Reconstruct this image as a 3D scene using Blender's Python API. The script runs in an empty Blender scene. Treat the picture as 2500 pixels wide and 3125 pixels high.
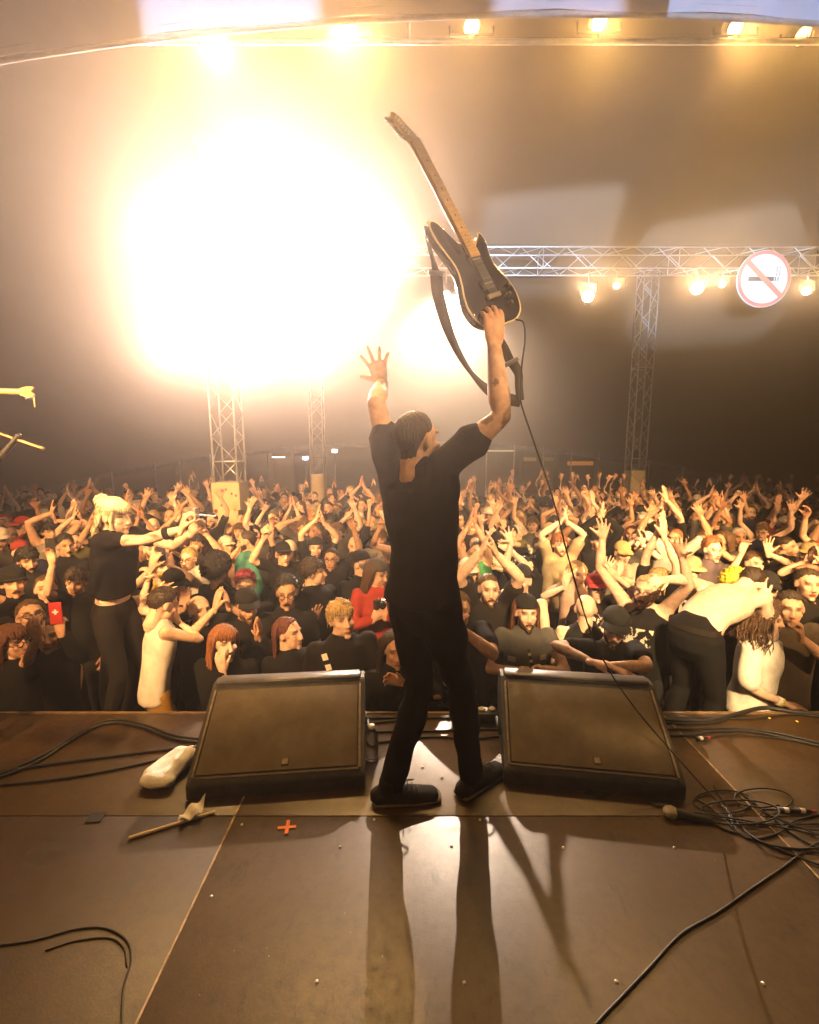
import bpy, bmesh, math, random
import numpy as np
from mathutils import Vector, Matrix, Quaternion
from mathutils.bvhtree import BVHTree
R = math.radians
rng = random.Random(11)
nrng = np.random.default_rng(5)
scene = bpy.context.scene
COL = scene.collection

# ------------------------------------------------------------------ camera
CAM_H = 1.57; F_PX = 1388.0; PITCH = R(8.04)
cam_data = bpy.data.cameras.new("camera")
cam_data.sensor_fit = 'VERTICAL'; cam_data.sensor_height = 36.0
cam_data.lens = F_PX / 3125 * 36
cam_data.clip_start = 0.05; cam_data.clip_end = 400
cam = bpy.data.objects.new("camera", cam_data); COL.objects.link(cam)
cam.location = (0, 0, CAM_H); cam.rotation_euler = (R(90) - PITCH, 0, 0)
scene.camera = cam

def ray(px, py):
    u = (px - 1250) / F_PX; v = (1562.5 - py) / F_PX
    return u, math.cos(PITCH) + v * math.sin(PITCH), -math.sin(PITCH) + v * math.cos(PITCH)
def at(px, py, Y):
    a, b, c = ray(px, py); k = Y / b
    return Vector((a * k, Y, CAM_H + c * k))
def atz(px, py, z=0.0):
    a, b, c = ray(px, py); k = (z - CAM_H) / c
    return Vector((a * k, b * k, z))

# ------------------------------------------------------------------ world (night sky)
world = bpy.data.worlds.new("World"); scene.world = world; world.use_nodes = True
wn = world.node_tree.nodes; wl = world.node_tree.links
sky = wn.new('ShaderNodeTexSky'); sky.sky_type = 'NISHITA'; sky.sun_disc = False
sky.sun_elevation = R(-4); sky.sun_rotation = R(200)
wl.new(sky.outputs[0], wn['Background'].inputs[0]); wn['Background'].inputs[1].default_value = 0.05

# ------------------------------------------------------------------ render look
scene.view_settings.view_transform = 'Standard'; scene.view_settings.look = 'None'
scene.view_settings.gamma = 1.0; scene.view_settings.use_curve_mapping = False
scene.view_settings.exposure = 0.0
cy = scene.cycles
cy.use_denoising = True; cy.use_adaptive_sampling = True; cy.adaptive_threshold = 0.025
cy.max_bounces = 4; cy.diffuse_bounces = 2; cy.glossy_bounces = 2; cy.transmission_bounces = 4; cy.volume_bounces = 0
cy.transparent_max_bounces = 6
cy.caustics_reflective = False; cy.caustics_refractive = False
cy.sample_clamp_indirect = 4.0

# ------------------------------------------------------------------ lamps (positions of the fixtures; bodies are built further down)
STAGE_Z = 0.0; GROUND_Z = -1.2
def aim(o, target):
    d = Vector(target) - o.location
    o.rotation_euler = d.to_track_quat('-Z', 'Y').to_euler()
def spot(loc, target, power, color, size, blend=0.3, soft=0.08):
    d = bpy.data.lights.new("lamp_light", 'SPOT'); d.energy = power; d.color = color
    d.spot_size = R(size); d.spot_blend = blend; d.shadow_soft_size = soft
    o = bpy.data.objects.new("lamp_light", d); COL.objects.link(o); o.location = loc; aim(o, target)
    return o
MAIN = 1.55; FR = 0.9
LAMPS = []   # (location, target, power, colour, cone, blend, kind, label)
WW = (1.0, 0.70, 0.54); OR = (1.0, 0.50, 0.16); WY = (1.0, 0.66, 0.36); BL = (0.52, 0.70, 1.0)
TRUSS_Y = 13.0
for px, py, pw, az, cone in [(560, 810, 2600, 4.6, 36), (720, 800, 4000, 4.6, 36), (880, 800, 4400, 4.6, 36), (1040, 800, 3600, 4.6, 36), (1200, 815, 1800, 4.6, 34), (620, 960, 2600, 3.6, 28), (800, 1000, 3200, 3.5, 28), (980, 990, 3000, 3.5, 28), (1120, 960, 1800, 3.6, 26), (820, 680, 1800, 5.0, 34), (540, 1070, 1300, 3.0, 26), (740, 1110, 1700, 2.9, 26), (960, 1090, 1300, 3.0, 26)]:
    LAMPS.append((at(px, py, TRUSS_Y), Vector((-0.6, 0.0, az)), pw * MAIN, WW, cone, 0.9, 'blinder', 'main'))  # rows above and below the truss line are added to spread the glow
for px, py, pw, c in [(1795, 905, 420, WY), (1882, 872, 110, WY), (2128, 880, 420, WY), (2205, 868, 110, WY), (2462, 888, 260, WY)]:
    LAMPS.append((at(px, py, TRUSS_Y), Vector((1.2, 1.0, 4.3)), pw * 1.6, c, 32, 0.9, 'par' if pw > 400 else 'small', 'right'))
LAMPS.append((at(1362, 900, TRUSS_Y), Vector((0.15, 1.85, 0.0)), 15000, (1.0, 0.74, 0.54), 20, 0.7, 'small', 'right'))
for px, py, pw in [(675, 135, 700), (1060, 98, 800), (1440, 82, 140), (1830, 68, 300), (2245, 85, 520), (2450, 108, 140)]:
    LAMPS.append((at(px, py, 5.2), at(px, py, 5.2) + Vector((0, -3.2, -3.4)), pw, (1.0, 0.55, 0.17), 70, 0.8, 'par', 'arch'))
FRONT = [  # location, target, power, colour, cone, blend, hung
    ((-2.6, -1.6, 4.2), Vector((-3.2, 6.0, -0.2)), 3600 * FR, (1.0, 0.50, 0.17), 46, 0.8, 1),
    ((-1.9, -1.6, 4.2), Vector((-1.2, 6.2, -0.3)), 4800 * FR, (1.0, 0.54, 0.20), 40, 0.8, 1),
    ((1.0, -1.6, 4.2), Vector((2.0, 5.0, -0.3)), 8500 * FR, (1.0, 0.62, 0.27), 34, 0.9, 1),
    ((2.6, -1.6, 4.2), Vector((5.0, 6.0, -0.2)), 8000 * FR, (1.0, 0.56, 0.21), 42, 0.8, 1),
    ((3.6, -1.6, 4.2), Vector((0.20, 1.9, 2.36)), 2100, (1.0, 0.60, 0.25), 20, 0.8, 1),  # added lamp, put in to brighten the raised guitar and arm
    ((-3.6, -1.6, 4.2), Vector((0.1, 1.7, 0.0)), 340, (1.0, 0.46, 0.10), 52, 0.9, 1),  # added amber fill for the monitors, deck and guitarist
    ((0.9, -0.5, 2.7), at(1650, 760, 16), 45000, BL, 20, 0.05, 0),
    ((1.6, -0.5, 2.7), at(2170, 850, 14), 40000, BL, 16, 0.05, 0),
    ((-1.5, -1.6, 4.2), at(690, 30, 3.9), 3000, BL, 15, 0.05, 1),
    ((1.9, -1.6, 4.2), at(1725, -20, 3.9), 2400, BL, 12, 0.05, 1),
    ((3.0, -1.6, 4.2), at(2380, 0, 3.9), 2400, BL, 16, 0.05, 1),
    ((4.3, -1.6, 4.2), Vector((2.2, 10.5, 0.2)), 9000, (1.0, 0.54, 0.20), 44, 0.8, 1),  # added to brighten the back rows on the sign side
    ((-4.3, -1.6, 4.2), Vector((-2.2, 10.5, 0.2)), 7500, (1.0, 0.52, 0.18), 44, 0.8, 1),  # added to brighten the back rows on the column side
]
HAZE_DENSITY = 0.017; HAZE_G = 0.83
# ------------------------------------------------------------------ helpers
def tag(o, label=None, cat=None, group=None, kind=None):
    if label: o['label'] = label
    if cat: o['category'] = cat
    if group: o['group'] = group
    if kind: o['kind'] = kind
    return o
def empty(name, loc=(0, 0, 0), rz=0.0):
    o = bpy.data.objects.new(name, None); COL.objects.link(o)
    o.location = loc; o.rotation_euler = (0, 0, rz); o.empty_display_size = 0.1
    return o
def mkmesh(name, V, F, smooth=True):
    me = bpy.data.meshes.new(name)
    me.from_pydata([tuple(v) for v in V] if not isinstance(V, np.ndarray) else V.tolist(), [], [tuple(f) for f in F] if not isinstance(F, np.ndarray) else F.tolist())
    if smooth: me.polygons.foreach_set('use_smooth', np.ones(len(me.polygons), dtype=bool))
    me.update()
    return me
def obj(name, me, mat=None, parent=None, matrix=None):
    o = bpy.data.objects.new(name, me); COL.objects.link(o)
    if mat is not None:
        if isinstance(mat, (list, tuple)):
            if not me.materials:
                for m in mat: me.materials.append(m)
        elif not me.materials: me.materials.append(mat)
    if parent is not None: o.parent = parent
    if matrix is not None: o.matrix_local = matrix
    return o

class MB:
    """collects boxes, tubes, lathes into one mesh"""
    def __init__(s): s.V = []; s.F = []
    def add(s, V, F):
        b = len(s.V); s.V += [tuple(v) for v in V]; s.F += [tuple(i + b for i in f) for f in F]; return s
    def box(s, c, d, rot=None):
        hx, hy, hz = d[0] / 2, d[1] / 2, d[2] / 2
        V = [Vector((x, y, z)) for x in (-hx, hx) for y in (-hy, hy) for z in (-hz, hz)]
        if rot is not None: V = [rot @ v for v in V]
        V = [v + Vector(c) for v in V]
        return s.add(V, [(0, 1, 3, 2), (4, 6, 7, 5), (0, 4, 5, 1), (2, 3, 7, 6), (0, 2, 6, 4), (1, 5, 7, 3)])
    def tube(s, pts, r, n=8, side=None, caps=True):
        V, F = tube(pts, r, n=n, side=side, caps=caps); return s.add(V, F)
    def lathe(s, prof, n=16, M=None):
        V = []; F = []
        for i, (r, z) in enumerate(prof):
            for k in range(n):
                a = 2 * math.pi * k / n; V.append(Vector((r * math.cos(a), r * math.sin(a), z)))
        for i in range(len(prof) - 1):
            for k in range(n):
                k2 = (k + 1) % n
                F.append((i * n + k, i * n + k2, (i + 1) * n + k2, (i + 1) * n + k))
        if M is not None: V = [M @ v for v in V]
        return s.add(V, F)
    def prism(s, outline, z0, z1, M=None):
        n = len(outline); V = [Vector((x, y, z0)) for x, y in outline] + [Vector((x, y, z1)) for x, y in outline]
        F = [tuple(range(n))[::-1], tuple(range(n, 2 * n))] + [(i, (i + 1) % n, n + (i + 1) % n, n + i) for i in range(n)]
        if M is not None: V = [M @ v for v in V]
        return s.add(V, F)
    def mesh(s, name, smooth=False): return mkmesh(name, s.V, s.F, smooth)
    def build(s, name, mat, parent=None, smooth=False, bevel=0.0, matrix=None):
        me = s.mesh(name, smooth)
        if bevel:
            bm = bmesh.new(); bm.from_mesh(me)
            bmesh.ops.bevel(bm, geom=bm.edges[:], offset=bevel, segments=2, affect='EDGES', profile=0.6)
            bm.to_mesh(me); bm.free()
            me.polygons.foreach_set('use_smooth', np.ones(len(me.polygons), dtype=bool))
            try: me.set_sharp_from_angle(angle=R(50))
            except Exception: pass
        return obj(name, me, mat, parent, matrix)

def tube(pts, rad, n=8, side=None, caps=True, cap=(0.75, 0.75)):
    """tapered tube along pts; rad scalar, list of scalars or list of (a,b)"""
    P = np.array([tuple(p) for p in pts], float); m = len(P)
    if np.isscalar(rad): rad = [rad] * m
    rad = np.array([(r, r) if np.isscalar(r) else tuple(r) for r in rad], float)
    T = np.zeros_like(P); T[1:-1] = P[2:] - P[:-2]; T[0] = P[1] - P[0]; T[-1] = P[-1] - P[-2]
    T /= np.linalg.norm(T, axis=1)[:, None] + 1e-12
    if side is None:
        s = np.array([0, 0, 1.0]) if abs(T[0][2]) < 0.9 else np.array([1.0, 0, 0])
        fixed = False
    else:
        s = np.array(tuple(side), float); fixed = True
    ang = np.arange(n) * 2 * math.pi / n; ca, sa = np.cos(ang), np.sin(ang)
    rings = []
    S = s
    for i in range(m):
        ref = s if fixed else S
        S = ref - T[i] * (ref @ T[i]); S = S / (np.linalg.norm(S) + 1e-12); O = np.cross(T[i], S)
        def ring(c, k): return c + k * (rad[i][0] * ca[:, None] * S + rad[i][1] * sa[:, None] * O)
        if caps and i == 0:
            q = min(rad[0]); rings.append(ring(P[0] - T[0] * q * cap[0], 0.5 if cap[0] > .3 else 0.85))
        rings.append(ring(P[i], 1.0))
        if caps and i == m - 1:
            q = min(rad[-1]); rings.append(ring(P[-1] + T[-1] * q * cap[1], 0.5))
    V = np.concatenate(rings); nr = len(rings)
    F = []
    for i in range(nr - 1):
        for k in range(n):
            k2 = (k + 1) % n; F.append((i * n + k, i * n + k2, (i + 1) * n + k2, (i + 1) * n + k))
    if caps:
        F.append(tuple(range(n))[::-1]); F.append(tuple(range((nr - 1) * n, nr * n)))
    return V.tolist(), F
def spline(pts, n=6):
    """Catmull-Rom through pts"""
    P = [Vector(p) for p in pts]; out = []
    Q = [P[0] * 2 - P[1]] + P + [P[-1] * 2 - P[-2]]
    for i in range(1, len(Q) - 2):
        a, b, c, d = Q[i - 1:i + 3]
        for k in range(n):
            t = k / n
            out.append(0.5 * ((2 * b) + (c - a) * t + (2 * a - 5 * b + 4 * c - d) * t * t + (3 * b - a - 3 * c + d) * t ** 3))
    out.append(P[-1]); return out

# ------------------------------------------------------------------ materials
MATS = {}
def newmat(name):
    m = bpy.data.materials.new(name); m.use_nodes = True
    return m, m.node_tree.nodes, m.node_tree.links, m.node_tree.nodes['Principled BSDF']
def noise(n, l, scale, detail=4, rough=0.6, coord='Object', dims=None):
    tc = n.new('ShaderNodeTexCoord'); t = n.new('ShaderNodeTexNoise'); t.inputs['Scale'].default_value = scale
    t.inputs['Detail'].default_value = detail; t.inputs['Roughness'].default_value = rough
    if dims:
        mp = n.new('ShaderNodeMapping'); mp.inputs['Scale'].default_value = dims
        l.new(tc.outputs[coord], mp.inputs[0]); l.new(mp.outputs[0], t.inputs[0])
    else: l.new(tc.outputs[coord], t.inputs[0])
    return t
def ramp(n, l, src, stops):
    r = n.new('ShaderNodeValToRGB'); e = r.color_ramp.elements
    while len(e) < len(stops): e.new(0.5)
    for i, (p, c) in enumerate(stops): e[i].position = p; e[i].color = (*c, 1) if len(c) == 3 else c
    l.new(src, r.inputs[0]); return r
def mat(name, col, rough=0.6, metal=0.0, var=0.25, scale=8.0, bump=0.0, bscale=60.0, spec=0.5, coord='Object', coat=0.0):
    if name in MATS: return MATS[name]
    m, n, l, b = newmat(name)
    t = noise(n, l, scale, coord=coord)
    c0 = tuple(max(0, x * (1 - var)) for x in col); c1 = tuple(min(1, x * (1 + var)) for x in col)
    r = ramp(n, l, t.outputs[0], [(0.3, c0), (0.7, c1)]); l.new(r.outputs[0], b.inputs['Base Color'])
    b.inputs['Roughness'].default_value = rough; b.inputs['Metallic'].default_value = metal
    b.inputs['Specular IOR Level'].default_value = spec; b.inputs['Coat Weight'].default_value = coat
    if bump:
        t2 = noise(n, l, bscale, 3, coord=coord); bp = n.new('ShaderNodeBump'); bp.inputs['Strength'].default_value = bump
        bp.inputs['Distance'].default_value = 0.01
        l.new(t2.outputs[0], bp.inputs['Height']); l.new(bp.outputs[0], b.inputs['Normal'])
    MATS[name] = m; return m
def emit(name, col, strength):
    if name in MATS: return MATS[name]
    m, n, l, b = newmat(name)
    b.inputs['Base Color'].default_value = (*col, 1); b.inputs['Emission Color'].default_value = (*col, 1)
    b.inputs['Emission Strength'].default_value = strength
    MATS[name] = m; return m
def objcol_mat(name, rough, var=0.15, scale=30, bump=0.15, bscale=120, tint=False, sheen=0.0, printed=False, spec=0.3, stretch=None):
    """base colour from the object's own colour"""
    m, n, l, b = newmat(name)
    oi = n.new('ShaderNodeObjectInfo'); base = oi.outputs['Color']
    if tint:
        at_ = n.new('ShaderNodeAttribute'); at_.attribute_name = 'tint'
        mx = n.new('ShaderNodeMix'); mx.data_type = 'RGBA'; mx.blend_type = 'MULTIPLY'; mx.inputs[0].default_value = 1.0
        l.new(base, mx.inputs[6]); l.new(at_.outputs['Color'], mx.inputs[7]); base = mx.outputs[2]
    if printed:
        # a light print on the chest of some shirts: flat print, colour only
        tc = n.new('ShaderNodeTexCoord'); sp = n.new('ShaderNodeSeparateXYZ'); l.new(tc.outputs['Object'], sp.inputs[0])
        def math_(op, a, bv=None, c=None):
            k = n.new('ShaderNodeMath'); k.operation = op
            for i, x in enumerate((a, bv, c)):
                if x is None: continue
                if isinstance(x, (int, float)): k.inputs[i].default_value = x
                else: l.new(x, k.inputs[i])
            return k.outputs[0]
        inx = math_('LESS_THAN', math_('ABSOLUTE', sp.outputs[0]), 0.105)
        z1 = math_('GREATER_THAN', sp.outputs[2], 1.10); z2 = math_('LESS_THAN', sp.outputs[2], 1.33)
        fr = math_('LESS_THAN', sp.outputs[1], -0.06)
        mp = n.new('ShaderNodeMapping'); mp.inputs['Scale'].default_value = (26, 26, 16)
        cb = n.new('ShaderNodeCombineXYZ'); l.new(math_('MULTIPLY', oi.outputs['Random'], 40.0), cb.inputs[0])
        l.new(cb.outputs[0], mp.inputs['Location']); l.new(tc.outputs['Object'], mp.inputs[0])
        vn = n.new('ShaderNodeTexNoise'); vn.inputs['Scale'].default_value = 1.0; vn.inputs['Detail'].default_value = 5; l.new(mp.outputs[0], vn.inputs[0])
        big = math_('GREATER_THAN', vn.outputs[0], 0.52)
        on = math_('GREATER_THAN', oi.outputs['Random'], 0.36)
        msk = math_('MULTIPLY', math_('MULTIPLY', math_('MULTIPLY', inx, z1), math_('MULTIPLY', z2, fr)), math_('MULTIPLY', big, on))
        mx = n.new('ShaderNodeMix'); mx.data_type = 'RGBA'; l.new(msk, mx.inputs[0]); l.new(base, mx.inputs[6])
        mx.inputs[7].default_value = (0.55, 0.50, 0.42, 1); base = mx.outputs[2]
    t = noise(n, l, scale, dims=stretch)
    hv = n.new('ShaderNodeHueSaturation'); mr = n.new('ShaderNodeMapRange')
    mr.inputs[1].default_value = 0.3; mr.inputs[2].default_value = 0.7; mr.inputs[3].default_value = 1 - var; mr.inputs[4].default_value = 1 + var
    l.new(t.outputs[0], mr.inputs[0]); l.new(mr.outputs[0], hv.inputs['Value']); l.new(base, hv.inputs['Color'])
    l.new(hv.outputs[0], b.inputs['Base Color'])
    b.inputs['Roughness'].default_value = rough; b.inputs['Specular IOR Level'].default_value = spec
    b.inputs['Sheen Weight'].default_value = sheen
    if bump:
        t2 = noise(n, l, bscale, 3, dims=stretch); bp = n.new('ShaderNodeBump'); bp.inputs['Strength'].default_value = bump; bp.inputs['Distance'].default_value = 0.006
        l.new(t2.outputs[0], bp.inputs['Height']); l.new(bp.outputs[0], b.inputs['Normal'])
    MATS[name] = m; return m
M_SKIN = objcol_mat('skin', 0.55, var=0.22, scale=28, bump=0.25, bscale=110, tint=True, spec=0.35)
M_CLOTH = objcol_mat('cloth', 0.9, var=0.18, scale=9, bump=0.25, bscale=40, sheen=0.0, printed=True, spec=0.15)
M_PLAIN = objcol_mat('plain_cloth', 0.9, var=0.2, scale=10, bump=0.3, bscale=45, sheen=0.0, spec=0.15)
M_HAIR = objcol_mat('hair', 0.5, var=0.75, scale=1.0, bump=0.9, bscale=1.0, spec=0.4, stretch=(150, 150, 14))
M_TROUSERS = mat('dark_denim', (0.018, 0.017, 0.018), 0.85, var=0.4, scale=14, bump=0.3, bscale=50, spec=0.15)
M_BLACK = mat('black_plastic', (0.02, 0.02, 0.02), 0.5, var=0.3)
M_RUBBER = mat('cable_rubber', (0.016, 0.015, 0.014), 0.5, var=0.3, scale=20)
M_STEEL = mat('steel', (0.55, 0.55, 0.55), 0.35, metal=1.0, var=0.15)
M_ALU = mat('truss_aluminium', (0.62, 0.61, 0.58), 0.42, metal=0.9, var=0.12)
M_WHITE = mat('white_cotton', (0.78, 0.76, 0.72), 0.9, var=0.08, bump=0.5, bscale=35)
# ------------------------------------------------------------------ ground and night sky stand as they are
gme = mkmesh('ground', [(-80, -20, GROUND_Z), (80, -20, GROUND_Z), (80, 160, GROUND_Z), (-80, 160, GROUND_Z)], [(0, 1, 2, 3)], False)
tag(obj('ground', gme, mat('trampled_earth', (0.06, 0.05, 0.035), 0.95, var=0.4, scale=0.8, bump=0.6, bscale=6)), kind='structure')

# ------------------------------------------------------------------ stage deck: separate panels with recessed joints
def deck_mat(tone=(1, 1, 1)):
    m, n, l, b = newmat('phenolic_deck')
    a = noise(n, l, 2.2, 6, 0.65, coord='Generated'); tc = n.new('ShaderNodeTexCoord')
    geo = n.new('ShaderNodeNewGeometry')
    def gn(scale, detail, rough=0.6):
        t = n.new('ShaderNodeTexNoise'); t.inputs['Scale'].default_value = scale; t.inputs['Detail'].default_value = detail
        t.inputs['Roughness'].default_value = rough; l.new(geo.outputs['Position'], t.inputs[0]); return t
    n1 = gn(2.6, 9, 0.75); n2 = gn(24, 8, 0.8); n3 = gn(120, 4, 0.6)
    r1 = ramp(n, l, n1.outputs[0], [(0.25, (0.036, 0.021, 0.008)), (0.5, (0.064, 0.038, 0.015)), (0.75, (0.095, 0.060, 0.026))])
    r2 = ramp(n, l, n2.outputs[0], [(0.28, (0.35, 0.33, 0.30)), (0.50, (0.95, 0.95, 0.95)), (0.72, (1.3, 1.27, 1.22))])
    mx = n.new('ShaderNodeMix'); mx.data_type = 'RGBA'; mx.blend_type = 'MULTIPLY'; mx.inputs[0].default_value = 0.75
    tn = n.new('ShaderNodeMix'); tn.data_type = 'RGBA'; tn.blend_type = 'MULTIPLY'; tn.inputs[0].default_value = 1; l.new(r1.outputs[0], tn.inputs[6]); tn.inputs[7].default_value = (*tone, 1)
    l.new(tn.outputs[2], mx.inputs[6]); l.new(r2.outputs[0], mx.inputs[7])
    # scuffs with a shape of their own
    mp = n.new('ShaderNodeMapping'); mp.inputs['Scale'].default_value = (3.2, 1.1, 1); mp.inputs['Rotation'].default_value = (0, 0, 0.6)
    l.new(geo.outputs['Position'], mp.inputs[0]); ns = n.new('ShaderNodeTexNoise'); ns.inputs['Scale'].default_value = 2.4; ns.inputs['Detail'].default_value = 8; ns.inputs['Roughness'].default_value = 0.8
    l.new(mp.outputs[0], ns.inputs[0])
    rs = ramp(n, l, ns.outputs[0], [(0.565, (0, 0, 0)), (0.64, (1, 1, 1))])
    mx2 = n.new('ShaderNodeMix'); mx2.data_type = 'RGBA'; l.new(rs.outputs[0], mx2.inputs[0]); l.new(mx.outputs[2], mx2.inputs[6]); mx2.inputs[7].default_value = (0.020, 0.013, 0.006, 1)
    # pale dust specks
    vo = n.new('ShaderNodeTexVoronoi'); vo.inputs['Scale'].default_value = 26; l.new(geo.outputs['Position'], vo.inputs[0])
    rv = ramp(n, l, vo.outputs[0], [(0.035, (1, 1, 1)), (0.06, (0, 0, 0))])
    n4 = gn(3.1, 2); r4 = ramp(n, l, n4.outputs[0], [(0.52, (0, 0, 0)), (0.62, (1, 1, 1))])
    mm = n.new('ShaderNodeMath'); mm.operation = 'MULTIPLY'; l.new(rv.outputs[0], mm.inputs[0]); l.new(r4.outputs[0], mm.inputs[1])
    mx3 = n.new('ShaderNodeMix'); mx3.data_type = 'RGBA'; l.new(mm.outputs[0], mx3.inputs[0]); l.new(mx2.outputs[2], mx3.inputs[6]); mx3.inputs[7].default_value = (0.30, 0.26, 0.2, 1)
    l.new(mx3.outputs[2], b.inputs['Base Color'])
    rr = ramp(n, l, n2.outputs[0], [(0.3, (0.52,) * 3), (0.7, (0.30,) * 3)]); l.new(rr.outputs[0], b.inputs['Roughness'])
    b.inputs['Specular IOR Level'].default_value = 0.45
    bp = n.new('ShaderNodeBump'); bp.inputs['Strength'].default_value = 0.14; bp.inputs['Distance'].default_value = 0.003
    ad = n.new('ShaderNodeMath'); ad.operation = 'ADD'; l.new(n2.outputs[0], ad.inputs[0]); l.new(n3.outputs[0], ad.inputs[1])
    l.new(ad.outputs[0], bp.inputs['Height']); l.new(bp.outputs[0], b.inputs['Normal'])
    return m
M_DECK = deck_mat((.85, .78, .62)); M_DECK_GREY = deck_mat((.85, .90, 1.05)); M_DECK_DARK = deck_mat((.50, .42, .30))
M_EDGE = mat('deck_edge_wood', (0.30, 0.20, 0.10), 0.7, var=0.3, scale=25, bump=0.3)
stage = MB().box((0.38, -0.55, -0.66), (13.6, 6.06, 1.06)).box((0.38, -0.55, -0.09), (13.6, 6.04, 0.075)).build('stage_floor', mat('stage_skirt', (0.02, 0.018, 0.016), 0.9))
tag(stage, kind='structure')
EDGE_Y = 2.515
xs = [-7.53, -5.27, -3.01, -0.752, 1.508, 3.768, 6.03]; ys = [-3.55, -2.20, -0.88, 0.44, 1.756, EDGE_Y]
for i in range(len(xs) - 1):
    for j in range(len(ys) - 1):
        x0, x1, y0, y1 = xs[i] + .003, xs[i + 1] - .003, ys[j] + .002, ys[j + 1] - .002
        dz = rng.uniform(-.0015, .0015)
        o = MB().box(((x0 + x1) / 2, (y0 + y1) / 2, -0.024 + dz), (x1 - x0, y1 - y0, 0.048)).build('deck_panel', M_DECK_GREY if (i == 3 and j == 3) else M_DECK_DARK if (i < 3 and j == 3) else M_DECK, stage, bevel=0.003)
# pale worn edges at two joints
for x in (-0.752, 1.508):
    for ya, yb in ((0.446, 1.752), (1.76, EDGE_Y - .01)):
        MB().box((x, (ya + yb) / 2, -0.0005), (0.007 if x < 0 else 0.005, yb - ya, 0.006)).build('joint_strip', mat('worn_joint', (0.34, 0.24, 0.13), 0.8, var=0.5, scale=30), stage)
MB().box((0.38, EDGE_Y + .012, -0.02), (13.6, 0.02, 0.045)).build('edge_trim', mat('edge_trim_wood', (0.16, 0.10, 0.045), 0.7, var=0.3, scale=20), stage)
# countersunk deck screws
sme = MB().lathe([(0.0, 0.0045), (0.005, 0.004), (0.0062, 0.0015), (0.0062, 0)], 10).mesh('deck_screw', True)
for x in (-0.275, 0.163, 0.611, 1.047):
    for y in (1.14, 1.60):
        s = obj('deck_screw', sme, mat('zinc_screw', (0.6, 0.57, 0.5), 0.35, metal=0.3), stage); s.location = (x + rng.uniform(-.004, .004), y + rng.uniform(-.004, .004), 0)
for x, y in ((-0.70, 1.40), (-0.705, 1.71), (-0.15, 1.735), (0.30, 1.735), (1.46, 1.71)):
    s = obj('deck_screw', sme, None, stage); s.location = (x, y, 0)

# ------------------------------------------------------------------ festival tent
tent = empty('festival_tent', (0, 14, GROUND_Z)); tag(tent, 'vast smoky canvas marquee over the crowd, open along its rear eave', 'tent')
M_CANVAS = mat('tent_canvas', (0.115, 0.080, 0.052), 0.8, var=0.12, scale=0.6, bump=0.25, bscale=2.5)
def roofz(x, y):
    z = 8.3 + 0.16 * (y - 4.4) if y < 12 else 9.516 - 0.635 * (y - 12)
    return z - 0.0065 * x * x
V = []; F = []
nx, ny = 60, 40
for j in range(ny + 1):
    y = 4.4 + (24 - 4.4) * j / ny
    for i in range(nx + 1):
        x = -26 + 52 * i / nx
        sag = 0.10 * math.sin(x * 2 * math.pi / 5.2) * math.sin(j / ny * math.pi)
        V.append((x, y - 14, roofz(x, y) + sag - GROUND_Z))
for j in range(ny):
    for i in range(nx):
        a = j * (nx + 1) + i; F.append((a, a + 1, a + nx + 2, a + nx + 1))
obj('roof_canvas', mkmesh('roof_canvas', V, F), M_CANVAS, tent)
# rear eave valance, its blue rim light put into a paler colour, and the grey rear poles under it
V = []; F = []
for i in range(nx + 1):
    x = -26 + 52 * i / nx
    zt = roofz(x, 24) - GROUND_Z
    for k, (dy, dz) in enumerate(((0.02, 0.02), (0.10, -0.10 + 0.02 * math.sin(i * 2.1)), (0.06, -0.26 + 0.03 * math.sin(i * 1.3)))): V.append((x, 10 + dy, zt + dz))
for i in range(nx):
    for k in range(2): a = i * 3 + k; F.append((a, a + 3, a + 4, a + 1))
obj('eave_valance', mkmesh('eave_valance', V, F), mat('rim_lit_canvas', (0.25, 0.26, 0.32), 0.25, var=0.3, scale=6, bump=0.5, bscale=4), tent)
pole = MB().tube([(0, 0, 0), (0, 0, 2.75)], 0.035, 8).mesh('eave_pole', True)
for px in (215, 335, 470, 545, 640, 1485, 1570, 1660, 1745, 1830, 1985, 2090, 2210, 2340):
    p = at(px, 1370, 23.8); h = roofz(p.x, 23.8) - GROUND_Z
    o = obj('eave_pole', pole, mat('galvanised_pole', (0.55, 0.55, 0.52), 0.5, metal=0.2), tent); o.location = (p.x, 9.8, 0); o.scale = (1, 1, max(h - .1, .3) / 2.75)

# ------------------------------------------------------------------ stage arch: curved fascia over the stage front
arch = empty('stage_arch', (0, 4.0, GROUND_Z)); tag(arch, 'curved grey fabric fascia hanging along the stage roof edge', 'fascia')
def archz(x): return 4.90 - 0.0165 * (x - 1.2) ** 2
V = []; F = []; na = 48
prof = [(0.0, 0.0), (-0.05, 0.12), (-0.16, 0.35), (-0.42, 0.75), (-0.9, 1.2), (-1.9, 1.55)]
for i in range(na + 1):
    x = -9 + 18 * i / na
    for (dy, dz) in prof: V.append((x, dy, archz(x) + dz - GROUND_Z + 0.012 * math.sin(i * 1.7)))
for i in range(na):
    for k in range(len(prof) - 1): a = i * len(prof) + k; F.append((a, a + 1, a + len(prof) + 1, a + len(prof)))
obj('fascia_fabric', mkmesh('fascia_fabric', V, F), mat('fascia_fabric', (0.26, 0.26, 0.33), 0.6, var=0.12, scale=1.5, bump=0.3, bscale=5), arch)
pts = [(-9 + 18 * i / na, 0.02, archz(-9 + 18 * i / na) - GROUND_Z - 0.01) for i in range(na + 1)]
MB().tube(pts, 0.022, 8).build('edge_pipe', mat('dull_pipe', (.16, .15, .16), .7, var=.2), arch, True)
pts2 = [(x, y - 0.03, z + 0.06) for x, y, z in pts]
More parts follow.
